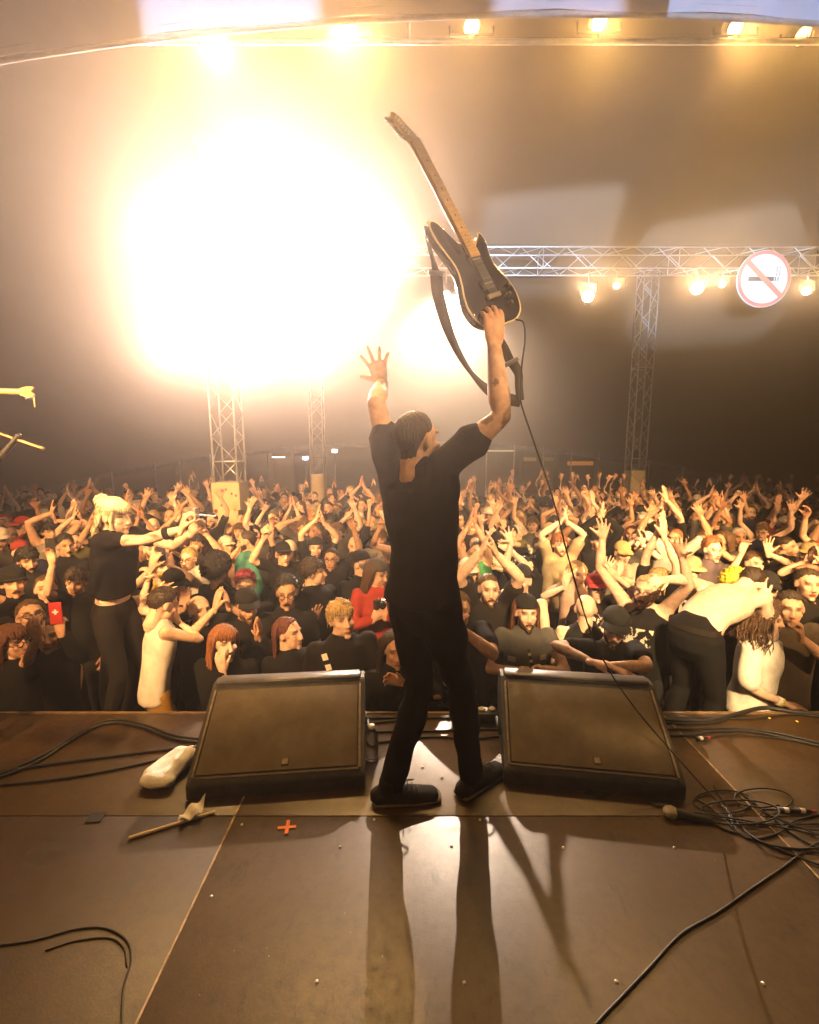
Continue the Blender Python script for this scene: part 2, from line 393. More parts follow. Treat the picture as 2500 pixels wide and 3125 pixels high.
MB().tube(pts2, 0.008, 6).build('edge_cord', mat('pale_cord', (0.22, 0.21, 0.24), 0.7), arch, True)
for s in (-1, 1):
    MB().tube([(s * 8.6, 0.1, 0), (s * 8.6, 0.1, archz(8.6) - GROUND_Z)], 0.12, 10).build('arch_leg', M_ALU, arch, True)

# ------------------------------------------------------------------ trusses
def chordset(mb, a, b, w, r, ndiag, rd=None):
    a, b = Vector(a), Vector(b); d = (b - a); L = d.length; d.normalize()
    up = Vector((0, 0, 1)) if abs(d.z) < .9 else Vector((0, 1, 0))
    s = d.cross(up).normalized(); u = s.cross(d).normalized()
    C = [(s * i + u * j) * w / 2 for i, j in ((-1, -1), (1, -1), (1, 1), (-1, 1))]
    return a, b, d, L, C
def make_truss(name, a, b, w, label, cat='truss', r=0.025, cell=None, group=None):
    root = empty(name, a); tag(root, label, cat, group)
    A, B, d, L, C = chordset(None, Vector((0, 0, 0)), Vector(b) - Vector(a), w, r, 0)
    for c in C: MB().tube([A + c, B + c], r, 8).build('chord', M_ALU, root, True)
    nd = max(2, int(round(L / (cell or w))))
    for f in range(4):
        mb = MB(); c0, c1 = C[f], C[(f + 1) % 4]
        for k in range(nd):
            p = A + d * (L * k / nd) + (c0 if k % 2 == 0 else c1); q = A + d * (L * (k + 1) / nd) + (c1 if k % 2 == 0 else c0)
            mb.tube([p, q], r * .5, 6)
        for k in range(0, nd + 1, 6): mb.tube([A + d * (L * k / nd) + c0, A + d * (L * k / nd) + c1], r * .55, 6)
        mb.build('lattice_brace', M_ALU, root, True)
    return root
zt = at(1700, 798, TRUSS_Y).z
make_truss('lighting_truss', (-7.2, TRUSS_Y, zt), (16, TRUSS_Y, zt), 0.52, 'long horizontal aluminium truss carrying the lamps above the crowd', r=0.022, cell=0.6)
zf = 5.62
lb = empty('lamp_bar', (0, 5.2, zf)); tag(lb, 'steel pipe behind the stage fascia carrying small lamps', 'lamp bar')
MB().tube([(-8.4, 0, 0), (8.4, 0, 0)], .025, 8).build('pipe', M_STEEL, lb, True)
for s_ in (-8, -4, 0, 4, 8): MB().tube([(s_, 0, 0), (s_, 0, roofz(s_, 5.2) - zf)], .01, 6).build('drop_cable', M_STEEL, lb, True)
M_COVER = mat('cover_board', (0.62, 0.50, 0.30), 0.8, var=0.10, scale=4)
def column(px, Y, topz, py_top, w, label, stickers=0):
    p = at(px, 1450, Y)
    root = make_truss('truss_column', (p.x, Y, GROUND_Z), (p.x, Y, topz), 0.40, label, 'column', r=0.017, cell=0.42)
    ht = at(px, py_top, Y).z - GROUND_Z
    cov = MB().box((0, 0, ht / 2), (w, w, ht)).build('base_cover', M_COVER, root, bevel=0.012)
    cols = [(0.25, 0.04, 0.03), (0.03, 0.03, 0.03), (0.30, 0.08, 0.12), (0.10, 0.10, 0.16), (0.45, 0.30, 0.03)]
    for k in range(stickers):
        r_ = rng.uniform(0.02, 0.04); x, z = rng.uniform(-w * .38, w * .38), rng.uniform(ht * .45, ht * .96)
        n_ = rng.choice([5, 12, 4]); ol = [(r_ * math.cos(2 * math.pi * i / n_) * rng.uniform(.75, 1.1), r_ * math.sin(2 * math.pi * i / n_) * rng.uniform(.75, 1.1)) for i in range(n_)]
        c = rng.choice(cols)
        MB().prism(ol, 0, 0.003, Matrix.Translation((x, -w / 2 - .0035, z)) @ Matrix.Rotation(R(90), 4, 'X')).build('sticker', mat('sticker_%d' % cols.index(c), c, 0.6), cov)
    return root
column(702, 8.0, 6.4, 1470, 0.48, 'truss column with a tall cream cover dotted with stickers', 18)
column(972, 14.5, 6.2, 1445, 0.42, 'far truss column with plain narrow cream cover beside the glow', 0)
column(1937, 13.0, zt - .3, 1435, 0.40, 'truss column with plain cream base cover under the long truss', 0)
column(2440, 24.5, 1.0, 1540, 0.3, 'short truss post at the rear of the tent', 0) if False else None

# ------------------------------------------------------------------ lamp fixtures
M_CAN = mat('lamp_can', (0.10, 0.09, 0.08), 0.5, var=0.2)
GLOW = {}
def glow_mat(c, s):
    k = (tuple(c), s)
    if k not in GLOW: GLOW[k] = emit('lamp_glow_%d' % len(GLOW), c, s)
    return GLOW[k]
def fixture(loc, target, kind, top_z, label, glow, group=None):
    root = empty('stage_lamp', loc); tag(root, label, 'lamp', group)
    q = (Vector(target) - Vector(loc)).to_track_quat('-Z', 'Y').to_matrix().to_4x4()
    if kind == 'blinder':
        can = MB()
        can.box((0, 0, 0.10), (0.62, 0.36, 0.16)).build('housing', M_CAN, root, bevel=0.02, matrix=q)
        for i in (-1, 1):
            MB().lathe([(0.145, -0.005), (0.135, 0.0), (0.10, 0.012), (0.0, 0.02)], 20).build('lens', glow, root, True, matrix=q @ Matrix.Translation((i * .15, 0, 0.0)))
    else:
        r = 0.16 if kind == 'par' else 0.11
        if label.startswith('small'): r = 0.085
        MB().lathe([(0.001, 0.36 * r / .16), (r * .6, 0.35 * r / .16), (r * .98, 0.24 * r / .16), (r, 0.0), (r * 1.04, -0.02), (r * .93, -0.02), (r * .92, 0.02)], 20).build('can', M_CAN, root, True, matrix=q)
        MB().lathe([(r * .92, 0.02), (r * .6, 0.008), (0.0, 0.0)], 20).build('lens', glow, root, True, matrix=q)
    h = top_z - loc[2]
    MB().tube([(-.22, 0, 0), (-.22, 0, h * .55), (.22, 0, h * .55), (.22, 0, 0)], 0.013, 6).build('yoke', M_CAN, root, True)
    MB().tube([(0, 0, h * .55), (0, 0, h)], 0.02, 8).build('clamp', M_STEEL, root, True)
    return root
ci = 0
for (loc, tgt, pw, c, cone, bl, kind, lab) in LAMPS:
    d = (tgt - loc).normalized()
    spot(loc + d * 0.06, tgt, pw, c, cone, bl, 0.12 if pw < 5000 else 0.07)
    if lab == 'main':
        fixture(loc, tgt, kind, zt - .26, 'double blinder lamp in the glow on the long truss, outer rows added to spread it', glow_mat(c, 60.0), 'blinders in the white glow')
    elif lab == 'right':
        fixture(loc, tgt, kind, zt - .26, {1795: ''}.get(0, '') + ['large round lamp blazing on the long truss beside the glow', 'small lamp hanging next to the first bright lamp after the glow', 'large bright lamp on the long truss by the small lamp near the sign', 'small lamp close to the round no smoking sign', 'wide lamp with flared hood beyond the round no smoking sign', 'tiny cold white lamp sparkling behind the raised guitar'][ci], glow_mat(c, 25.0)); ci += 1
    else:
        fixture(loc, tgt, kind, zf, 'small round lamp glowing amber in smoke behind the curved fascia', glow_mat(c, 5.0 + pw * .02), 'amber lamps behind the fascia')
# stage lamps above and behind the camera position, shining over stage and audience, a few added as fill
make_truss('lighting_truss', (-4.9, -1.6, 4.6), (4.9, -1.6, 4.6), 0.34, 'stage truss overhead behind the band', r=0.024, cell=0.36)
FL = ['orange lamp over the wing aimed at the column side of the crowd', 'orange lamp on the overhead truss aimed at the middle of the crowd', 'strongest warm lamp on the overhead truss aimed past the guitarist', 'warm lamp on the overhead truss aimed at the sign side crowd', 'added warm narrow lamp brightening the raised guitar', 'added amber fill lamp over the wing for deck and monitors', 'cold white beam lamp on a stand aimed at the tent roof', 'second cold white beam lamp on a stand with narrower beam', 'cold lamp striking the curved fascia above the column', 'cold lamp striking the middle of the curved fascia', 'cold lamp striking the far end of the curved fascia', 'added wide orange lamp over one wing brightening the back rows by the sign', 'added wide orange lamp over the other wing brightening the back rows by the columns']
for k, (loc, tgt, pw, c, cone, bl, hung) in enumerate(FRONT):
    loc = Vector(loc); d = (tgt - loc).normalized()
    spot(loc + d * 0.06, tgt, pw, c, cone, bl, 0.06 if c != BL else 0.004)
    fx = fixture(loc, tgt, 'par', 4.43 if hung else loc.z + .35, FL[k], glow_mat(c, 8.0))
    if c == BL:      # barn doors cut the cold beams to a rectangle
        q_ = d.to_track_quat('-Z', 'Y').to_matrix().to_4x4(); ax_, ay_ = {6: (.036, .024), 7: (.042, .030), 8: (.036, .030), 9: (.026, .02), 10: (.045, .02)}[k]
        for sx in (-1, 1):
            MB().box((sx * (ax_ + .11), 0, -.36), (.22, .50, .004)).build('barn_door', M_BLACK, fx, matrix=q_ @ Matrix.Rotation(.14 * (1 if k % 2 else -1), 4, 'Z'))
            MB().box((0, sx * (ay_ + .11), -.365), (.50, .22, .004)).build('barn_door', M_BLACK, fx, matrix=q_)
    if not hung: MB().tube([(.22, 0, 0), (.22, 0, -loc.z)], .02, 8).build('stand_pole', M_BLACK, fx, True)

# ------------------------------------------------------------------ haze
hz = MB().box((0, 60, 5.0), (150, 150, 14.6)).build('haze', None); tag(hz, 'thin warm stage smoke filling the tent', 'haze', kind='stuff')
hm = bpy.data.materials.new('stage_haze'); hm.use_nodes = True; hn = hm.node_tree.nodes; hn.clear()
ho = hn.new('ShaderNodeOutputMaterial'); hv = hn.new('ShaderNodeVolumePrincipled')
hv.inputs['Color'].default_value = (1.0, 0.89, 0.77, 1); hv.inputs['Density'].default_value = HAZE_DENSITY; hv.inputs['Anisotropy'].default_value = HAZE_G
hm.node_tree.links.new(hv.outputs[0], ho.inputs['Volume']); hz.data.materials.append(hm)
# ================================================================== people kit
tmp_scene = bpy.data.scenes.new('remesh_tmp')
def remesh(parts, voxel, smooth=2, factor=0.5):
    """union of overlapping closed pieces -> one continuous surface (verts, quads)"""
    V = []; F = []; b = 0
    for v, f in parts:
        V.append(np.asarray(v, float)); F += [tuple(i + b for i in q) for q in f]; b += len(v)
    me = mkmesh('tmp', np.concatenate(V), F, False)
    o = bpy.data.objects.new('tmp', me); tmp_scene.collection.objects.link(o)
    m = o.modifiers.new('r', 'REMESH'); m.mode = 'VOXEL'; m.voxel_size = voxel; m.adaptivity = 0.0
    if smooth:
        s = o.modifiers.new('s', 'SMOOTH'); s.factor = factor; s.iterations = smooth
    vl = tmp_scene.view_layers[0]; vl.update(); dg = vl.depsgraph
    ev = o.evaluated_get(dg); em = ev.to_mesh()
    nv, nf = len(em.vertices), len(em.polygons)
    co = np.empty(nv * 3); em.vertices.foreach_get('co', co); co = co.reshape(-1, 3)
    lv = np.empty(len(em.loops), dtype=np.int32); em.loops.foreach_get('vertex_index', lv)
    tot = np.empty(nf, dtype=np.int32); em.polygons.foreach_get('loop_total', tot)
    if nf and (tot == 4).all(): faces = lv.reshape(-1, 4)
    else:
        st = np.concatenate([[0], np.cumsum(tot)[:-1]]); faces = [tuple(lv[a:a + t]) for a, t in zip(st, tot)]
    ev.to_mesh_clear(); bpy.data.objects.remove(o); bpy.data.meshes.remove(me)
    return co, faces
def ellipsoid(c, r, M=None, nu=14, nv=9):
    V = []; F = []
    for j in range(1, nv):
        ph = math.pi * j / nv
        for i in range(nu):
            th = 2 * math.pi * i / nu
            p = Vector((r[0] * math.sin(ph) * math.cos(th), r[1] * math.sin(ph) * math.sin(th), r[2] * math.cos(ph)))
            V.append(tuple((M @ p if M is not None else p) + Vector(c)))
    t = len(V); top = Vector((0, 0, r[2])); bot = Vector((0, 0, -r[2]))
    V.append(tuple((M @ top if M is not None else top) + Vector(c))); V.append(tuple((M @ bot if M is not None else bot) + Vector(c)))
    for j in range(nv - 2):
        for i in range(nu):
            i2 = (i + 1) % nu; F.append((j * nu + i, (j + 1) * nu + i, (j + 1) * nu + i2, j * nu + i2))
    for i in range(nu):
        i2 = (i + 1) % nu; F.append((t, i, i2)); F.append((t + 1, (nv - 2) * nu + i2, (nv - 2) * nu + i))
    return V, F

# ---------------------------------------------------------------- head (face towards -Y, origin between the ears)
def head_parts(jaw=1.0, nose=1.0, fat=1.0):
    return [
        ellipsoid((0, 0.016, 0.030), (0.076, 0.096, 0.090), nu=20, nv=14),
        ellipsoid((0, -0.034, -0.032), (0.060 * fat, 0.058, 0.080)),
        ellipsoid((0, -0.020, -0.070), (0.056 * jaw * fat, 0.060, 0.040)),
        ellipsoid((0, -0.074, -0.101 * jaw ** .3), (0.024 * jaw, 0.020, 0.018)),
        tube([(0, -0.086, 0.028), (0, -0.096, -0.004), (0, -0.109 * nose ** .3, -0.030)], [0.008, 0.009, 0.011], 10),
        ellipsoid((-0.010, -0.100, -0.033), (0.010, 0.012, 0.008)), ellipsoid((0.010, -0.100, -0.033), (0.010, 0.012, 0.008)),
        ellipsoid((-0.028, -0.072, 0.036), (0.026, 0.012, 0.009)), ellipsoid((0.028, -0.072, 0.036), (0.026, 0.012, 0.009)),
        ellipsoid((-0.040 * fat, -0.062, -0.020), (0.021, 0.021, 0.022)), ellipsoid((0.040 * fat, -0.062, -0.020), (0.021, 0.021, 0.022)),
        ellipsoid((0, -0.086, -0.062), (0.024, 0.013, 0.007)), ellipsoid((0, -0.084, -0.072), (0.020, 0.013, 0.008)),
        ellipsoid((-0.077, 0.012, 0.0), (0.010, 0.020, 0.032), Matrix.Rotation(0.25, 3, 'Z')), ellipsoid((0.077, 0.012, 0.0), (0.010, 0.020, 0.032), Matrix.Rotation(-0.25, 3, 'Z')),
        tube([(0, 0.028, -0.02), (0, 0.032, -0.09), (0, 0.036, -0.16)], [0.055, 0.053, 0.058], 14),
    ]
def head_mesh(voxel, mouth_open=0.0, **kw):
    V, F = remesh(head_parts(**kw), voxel, 2, 0.5)
    x, y, z = V[:, 0], V[:, 1], V[:, 2]
    front = np.clip((-0.04 - y) / 0.02, 0, 1)
    for s in (-1, 1):   # eye sockets, then the eyeballs
        d2 = ((x - s * 0.033) / 0.019) ** 2 + ((z - 0.010) / 0.012) ** 2
        V[:, 1] += 0.010 * np.exp(-d2) * front
        d3 = ((x - s * 0.033) / 0.011) ** 2 + ((z - 0.010) / 0.007) ** 2
        V[:, 1] -= 0.004 * np.exp(-d3) * front
    V[:, 1] += 0.005 * np.exp(-((x / 0.02) ** 2 + ((z + 0.067) / 0.0035) ** 2)) * front
    T = np.ones((len(V), 3))
    def paint(w, col):
        w = np.clip(w, 0, 1)[:, None]; T[:] = T * (1 - w) + T * np.array(col) * w
    ax = np.abs(x)
    ss = lambda a: np.clip(a, 0, 1)
    paint(front * np.exp(-(((ax - 0.045) / 0.022) ** 2 + ((z + 0.02) / 0.02) ** 2)) * .6, (1.0, 0.80, 0.76))
    paint(front * np.exp(-((x / 0.013) ** 2 + ((z + 0.03) / 0.012) ** 2)) * .6, (1.0, 0.78, 0.74))
    paint(front * ss(1.6 - np.sqrt(((ax - 0.033) / 0.019) ** 2 + ((z - 0.012) / 0.012) ** 2)) * .55, (0.72, 0.62, 0.60))
    paint(front * ss((1.25 - np.sqrt(((ax - 0.033) / 0.013) ** 2 + ((z - 0.011) / 0.0065) ** 2)) * 3), (0.20, 0.18, 0.18))
    paint(front * ss((1.2 - np.sqrt(((ax - 0.033) / 0.026) ** 2 + ((z - 0.036 - 0.1 * (ax - 0.03) * (ax < 0.035)) / 0.0065) ** 2)) * 2.5) * .8, (0.32, 0.26, 0.22))
    paint(front * ss((1.15 - np.sqrt((x / 0.026) ** 2 + ((z + 0.067) / 0.012) ** 2)) * 3) * .8, (0.82, 0.48, 0.46))
    mo = 0.003 + mouth_open
    paint(front * ss((1.2 - np.sqrt((x / (0.022)) ** 2 + ((z + 0.067) / mo) ** 2)) * 3) * .9, (0.22, 0.10, 0.10))
    paint(front * ss((1.2 - np.sqrt(((ax - 0.009) / 0.005) ** 2 + ((z + 0.041) / 0.004) ** 2)) * 2) * .7, (0.4, 0.3, 0.3))
    return V, F, T
HEADS = {}
def get_head(kind, voxel):
    k = (kind, voxel)
    if k not in HEADS:
        kw = {'m': dict(jaw=1.0), 'big': dict(jaw=1.12, fat=1.10), 'thin': dict(jaw=0.92, fat=0.93), 'f': dict(jaw=0.84, fat=0.96, nose=0.9), 'shout': dict(jaw=1.05, mouth_open=0.012), 'smile': dict(jaw=1.0, fat=1.04, mouth_open=0.004)}[kind]
        HEADS[k] = head_mesh(voxel, **kw)
    return HEADS[k]

# ---------------------------------------------------------------- hands (wrist at origin, fingers +Z, palm faces -Y, thumb on +X)
def hand_mesh(curl, spread, thumb_out, thumb_curl, voxel=0.0055):
    P = [tube([(0, 0, -0.03), (0, 0, 0.0), (0, 0, 0.03), (0, 0, 0.065), (0, 0, 0.092)], [(0.026, 0.019), (0.027, 0.018), (0.036, 0.017), (0.041, 0.015), (0.040, 0.012)], 14, side=(1, 0, 0)),
         ellipsoid((0.024, -0.010, 0.035), (0.016, 0.014, 0.030))]
    for k, (x, L, z0) in enumerate([(0.030, 0.076, 0.088), (0.010, 0.086, 0.093), (-0.011, 0.080, 0.090), (-0.031, 0.064, 0.083)]):
        c = curl[k] if isinstance(curl, (list, tuple)) else curl
        a = 0.0; p = Vector((x, 0, z0 - 0.012)); sp = spread * (1.5 - k) / 1.5
        pts = [p.copy()]; rr = [0.0102]
        for seg, (frac, w) in enumerate([(0.16, 0.0), (0.44, 0.75), (0.30, 1.15), (0.24, 0.8)]):
            a += c * w
            d = Vector((math.sin(sp) * math.cos(a), -math.sin(a), math.cos(a) * math.cos(sp)))
            p = p + d * (L * frac + (0.0 if seg else 0.0)); pts.append(p.copy()); rr.append([0.0098, 0.0090, 0.0084, 0.0068][seg])
        P.append(tube(pts, rr, 8))
    p = Vector((0.024, -0.006, 0.022)); d = Vector((math.sin(thumb_out), -0.35, math.cos(thumb_out))).normalized(); pts = [p.copy()]; rr = [0.0135]
    for seg, (L, r) in enumerate([(0.034, 0.0115), (0.028, 0.0102), (0.024, 0.008)]):
        if seg:
            d = (d + Vector((-0.30, -0.45, 0.1)) * thumb_curl).normalized()
        p = p + d * L; pts.append(p.copy()); rr.append(r)
    P.append(tube(pts, rr, 8))
    return remesh(P, voxel, 2, 0.45)
HAND_POSES = {'open': (0.12, 0.30, 0.85, 0.0), 'flat': (0.10, 0.06, 0.40, 0.1), 'relax': (0.42, 0.08, 0.45, 0.5), 'fist': (1.35, 0.0, 0.25, 1.6), 'grip': (0.95, 0.04, 0.5, 0.9), 'point': ([0.08, 1.3, 1.35, 1.35], 0.0, 0.3, 1.2), 'horns': ([0.08, 1.4, 1.4, 0.08], 0.1, 0.3, 1.4), 'curve': (0.55, 0.16, 0.8, 0.5), 'splay': ([0.15, 0.05, 0.2, 0.3], 0.48, 1.05, 0.0)}
HANDS = {}
def get_hand(pose, voxel=0.0055):
    k = (pose, voxel)
    if k not in HANDS: HANDS[k] = hand_mesh(*HAND_POSES[pose], voxel=voxel)
    return HANDS[k]

def ik(S, T, l1, l2, pole):
    d = T - S; D = min(d.length, (l1 + l2) * 0.992); D = max(D, abs(l1 - l2) + 0.04); u = d.normalized(); W = S + u * D
    a = (l1 * l1 - l2 * l2 + D * D) / (2 * D); h = math.sqrt(max(l1 * l1 - a * a, 0))
    pole = Vector(pole); pp = pole - u * pole.dot(u)
    if pp.length < 1e-4: pp = Vector((0, 1, 0)) - u * u.y
    return S + u * a + pp.normalized() * h, W

def basis(x, y, z): return Matrix(((x[0], y[0], z[0]), (x[1], y[1], z[1]), (x[2], y[2], z[2])))

def folds(V, amp, seed):
    r = np.random.default_rng(seed); out = np.zeros(len(V))
    for k in range(7):
        d = r.normal(size=3); d /= np.linalg.norm(d); fq = r.uniform(14, 60); w = r.normal(size=3) * 5
        out += np.sin(V @ d * fq + np.sin(V @ w) * 2.0 + r.uniform(0, 6)) / (1 + fq * 0.03)
    return out / 7 * 2.2 * amp
def vnormals(V, F):
    F = np.asarray(F); a = V[F[:, 2]] - V[F[:, 0]]; b = V[F[:, 3]] - V[F[:, 1]]; n = np.cross(a, b); N = np.zeros_like(V)
    for k in range(4): np.add.at(N, F[:, k], n)
    return N / (np.linalg.norm(N, axis=1)[:, None] + 1e-9)

ARM_REST = dict(t=None, hand='relax')
def figure(H=1.75, fat=1.0, lean=(0, 0), twist=0.0, head=(0, 0, 0), headkind='m', L=None, Rr=None, legs=None,
           sleeve=0.62, neck=1.0, shirt=True, hem=0.86, vox=0.012, hvox=0.006, handvox=0.0055, seed=1, fold=1.0, collar=0.0, pelvis=None, loose=0.0,
           tattoo=0.0, trousers=True, shoes=True, dry=False, legvox=None):
    """builds the surfaces of one person in local space (feet at z=0, facing -Y); L is the side at -X.
    arm = dict(t=wrist target, pole, hand, palm, fdir)"""
    s = H / 1.75; fw = fat
    out = {}
    pel = Vector(pelvis) if pelvis is not None else Vector((0, 0, 0.94 * s))
    Rc = Matrix.Rotation(twist, 3, 'Z') @ Matrix.Rotation(lean[1], 3, 'Y') @ Matrix.Rotation(lean[0], 3, 'X')
    Rp = Matrix.Rotation(twist * .35, 3, 'Z')
    def sp(h, dy=0.0):       # point on the spine at rest height h
        t = max(0.0, min(1.0, (h - 0.94) / 0.30)); Rm = Rp.lerp(Rc, t) if False else None
        q1, q2 = Rp.to_quaternion(), Rc.to_quaternion(); q = q1.slerp(q2, t)
        if h <= 0.94: return pel + Rp @ Vector((0, dy * s, (h - 0.94) * s))
        mid = pel + q1.slerp(q2, 0.45).to_matrix() @ Vector((0, 0, min(h - 0.94, 0.16) * s))
        if h <= 1.10: return mid + q.to_matrix() @ Vector((0, dy * s, 0))
        return mid + Rc @ Vector((0, dy * s, (h - 1.10) * s))
    sideP = Rp @ Vector((1, 0, 0)); side = Rc @ Vector((1, 0, 0))
    prof = [(0.86, 0.130, 0.085, 0.01), (0.93, 0.146, 0.098, 0.01), (1.03, 0.142, 0.098, 0.0), (1.12, 0.142, 0.100, -0.005), (1.22, 0.158, 0.112, -0.005), (1.32, 0.170, 0.114, 0.0), (1.40, 0.150, 0.095, 0.008), (1.455, 0.085, 0.066, 0.015)]
    belly = max(0.0, fat - 1.0)
    torso = [tube([sp(h, dy - (belly * 0.10 if 0.9 < h < 1.2 else 0)) for h, a, b, dy in prof], [(a * s * (fw if h < 1.3 else fw ** .5), b * s * (fw ** (1.5 if 0.9 < h < 1.2 else 1))) for h, a, b, dy in prof], 18, side=tuple(side))]
    nb = sp(1.44, 0.018); hd_off = Vector((0, -0.014 * s, 0.146 * s))
    hq = Rc.to_quaternion().slerp(Quaternion(), 0.75 if abs(lean[0]) < 0.9 else 0.3)
    Rh = hq.to_matrix() @ Matrix.Rotation(twist * .2 + head[0], 3, 'Z') @ Matrix.Rotation(head[2], 3, 'Y') @ Matrix.Rotation(head[1], 3, 'X')
    hc = nb + (Rc.to_quaternion().slerp(hq, 0.5).to_matrix()) @ hd_off
    hs = 0.985 * (0.6 + 0.4 * s)
    HM = Matrix.Translation(hc) @ Rh.to_4x4() @ Matrix.Scale(hs, 4)
    torso.append(tube([nb - (hc - nb) * .25, nb, nb.lerp(hc, .45), hc + Rh @ Vector((0, 0.02, -0.03))], [0.075 * s, 0.062 * s * fw ** .5, 0.056 * s * fw ** .5, 0.05 * s], 14))
    out['HM'] = HM; out['neck'] = nb
    if dry: return out
    arms = []; sleeves = []; hands = []
    out['wrist'] = {}; out['elbow'] = {}; out['hand'] = {}
    for sgn, A in ((-1, L), (1, Rr)):
        A = A or {}
        sh_rest = sp(1.415) + Rc @ Vector((sgn * 0.168 * s * fw ** .3, 0.008, 0))
        t = A.get('t')
        if t is None: t = sh_rest + Rc @ Vector((sgn * 0.045 * s, -0.06 * s, -0.52 * s)); pole = Rc @ Vector((sgn * .25, 1, 0))
        else: t = Vector(t); pole = Vector(A.get('pole', (sgn * 0.8, 0.5, -0.6)))
        up = max(0.0, min(1.0, ((t - sh_rest).normalized().dot(Rc @ Vector((0, 0, 1))) + 0.1)))
        S = sh_rest + Rc @ Vector((-sgn * 0.028 * s * up, 0, 0.065 * s * up))
        tt = t - S
        S = S + (tt.normalized() * 0.03 * s if tt.length > 0.5 * s else Vector((0, 0, 0)))
        E, W = ik(S, t, 0.285 * s, 0.255 * s, pole)
        k = s * fw ** .5 * A.get('thick', 1.0)
        arms.append(tube([sp(1.37) + Rc @ Vector((sgn * .09 * s, 0.005, 0)), S, S.lerp(E, .35), S.lerp(E, .75), E, E.lerp(W, .28), E.lerp(W, .7), W],
                         [0.060 * k, 0.052 * k, 0.047 * k, 0.041 * k, 0.037 * k, 0.041 * k, 0.032 * k, 0.0255 * k], 12))
        arms.append(ellipsoid(S, (0.054 * k,) * 3))
        fd = Vector(A['fdir']).normalized() if 'fdir' in A else (W - E).normalized()
        pn = Vector(A.get('palm', (0, -1, 0))); pn = (pn - fd * pn.dot(fd)).normalized()
        y = -pn; x = y.cross(fd).normalized()
        # thumb side: +X of the hand; mirror when the thumb must be on the other side
        thumb = A.get('thumb'); mir = False
        if thumb is None:   # natural: for the -X (person's right) arm the thumb lies on fd x palm side
            want = pn.cross(fd) * (1 if sgn < 0 else -1)
        else: want = Vector(thumb)
        if x.dot(want) < 0: mir = True
        hv, hf = get_hand(A.get('hand', 'relax'), handvox)
        hv = hv.copy(); hf = np.asarray(hf)
        if mir: hv[:, 0] *= -1; hf = hf[:, ::-1]
        M3 = np.array(basis(x, y, fd)); hv = hv @ (M3.T) * (s * A.get('hs', 1.0) * 1.02) + np.array(W)
        hands.append((hv, hf))
        out['wrist'][sgn] = W; out['elbow'][sgn] = E; out['hand'][sgn] = W + fd * 0.09 * s; out.setdefault('handM', {})[sgn] = Matrix.Translation(W) @ basis(x, y, fd).to_4x4()
        if sleeve:
            q = sleeve
            if q <= 1: pts = [sp(1.36) + Rc @ Vector((sgn * .10 * s, 0, 0)), S, S.lerp(E, q * .5), S.lerp(E, q)]; rr = [0.078 * k, 0.063 * k, (0.061 + loose) * k, (0.064 + loose) * k]
            else:
                pts = [sp(1.36) + Rc @ Vector((sgn * .10 * s, 0, 0)), S, S.lerp(E, .5), E, E.lerp(W, .4), E.lerp(W, .93)]; rr = [0.078 * k, 0.065 * k, 0.060 * k, 0.056 * k, 0.054 * k, 0.043 * k]
            sleeves.append(tube(pts, rr, 14)); sleeves.append(ellipsoid(S, (0.064 * k,) * 3))
    bodyV, bodyF = remesh(torso + arms, vox, 3, 0.5)
    hv, hf, ht = get_head(headkind, hvox)
    HMn = np.array(HM); hv2 = hv @ HMn[:3, :3].T + HMn[:3, 3]
    pieces = [(bodyV, np.asarray(bodyF), np.ones((len(bodyV), 3))), (hv2, np.asarray(hf), ht)]
    if tattoo:
        w = folds(bodyV * 1.6, 1.0, seed + 9); ax = np.abs(bodyV @ np.array(side)); pieces[0][2][:] *= np.where((w > 0.25) & (ax > 0.16), tattoo, 1.0)[:, None]
    for (v, f) in hands: pieces.append((v, f, np.ones((len(v), 3)) * np.array([1.0, 0.93, 0.90])))
    Vs = []; Fs = []; Ts = []; b = 0
    for v, f, t in pieces: Vs.append(v); Fs.append(f + b); Ts.append(t); b += len(v)
    out['body'] = (np.concatenate(Vs), np.concatenate(Fs), np.concatenate(Ts))
    if shirt:
        lp = 0.016 + loose
        pr = [(hem, 0.182, 0.126, 0.006)] + [(h, max(a, 0.172 if h < 1.0 else (0.158 if h < 1.3 else a)), max(b, 0.118 if h < 1.0 else 0.108), dy) for h, a, b, dy in prof[1:6] if h > hem + .03] + [(1.41, 0.146, 0.095, 0.01), (1.445, 0.098 * neck, 0.072 * neck, 0.016), (1.478 + collar, 0.076 * neck, 0.062 * neck, 0.024)]
        par = [tube([sp(h, dy - (belly * 0.10 if 0.84 < h < 1.2 else 0)) for h, a, b, dy in pr], [((a * (fw if h < 1.3 else fw ** .5) + (lp if h < 1.44 else .004)) * s, (b * (fw ** (1.5 if 0.84 < h < 1.2 else 1)) + (lp if h < 1.44 else .004)) * s) for h, a, b, dy in pr], 20, side=tuple(side), cap=(0.12, 0.4))]
        V, F = remesh(par + sleeves, vox * 1.1, 3, 0.5)
        F = np.asarray(F)
        V = V + vnormals(V, F) * folds(V, (0.0065 + loose * .1) * fold, seed)[:, None]
        out['shirt'] = (V, F)
    # legs and shoes
    legs = legs or {}
    lp_ = []; foot = []
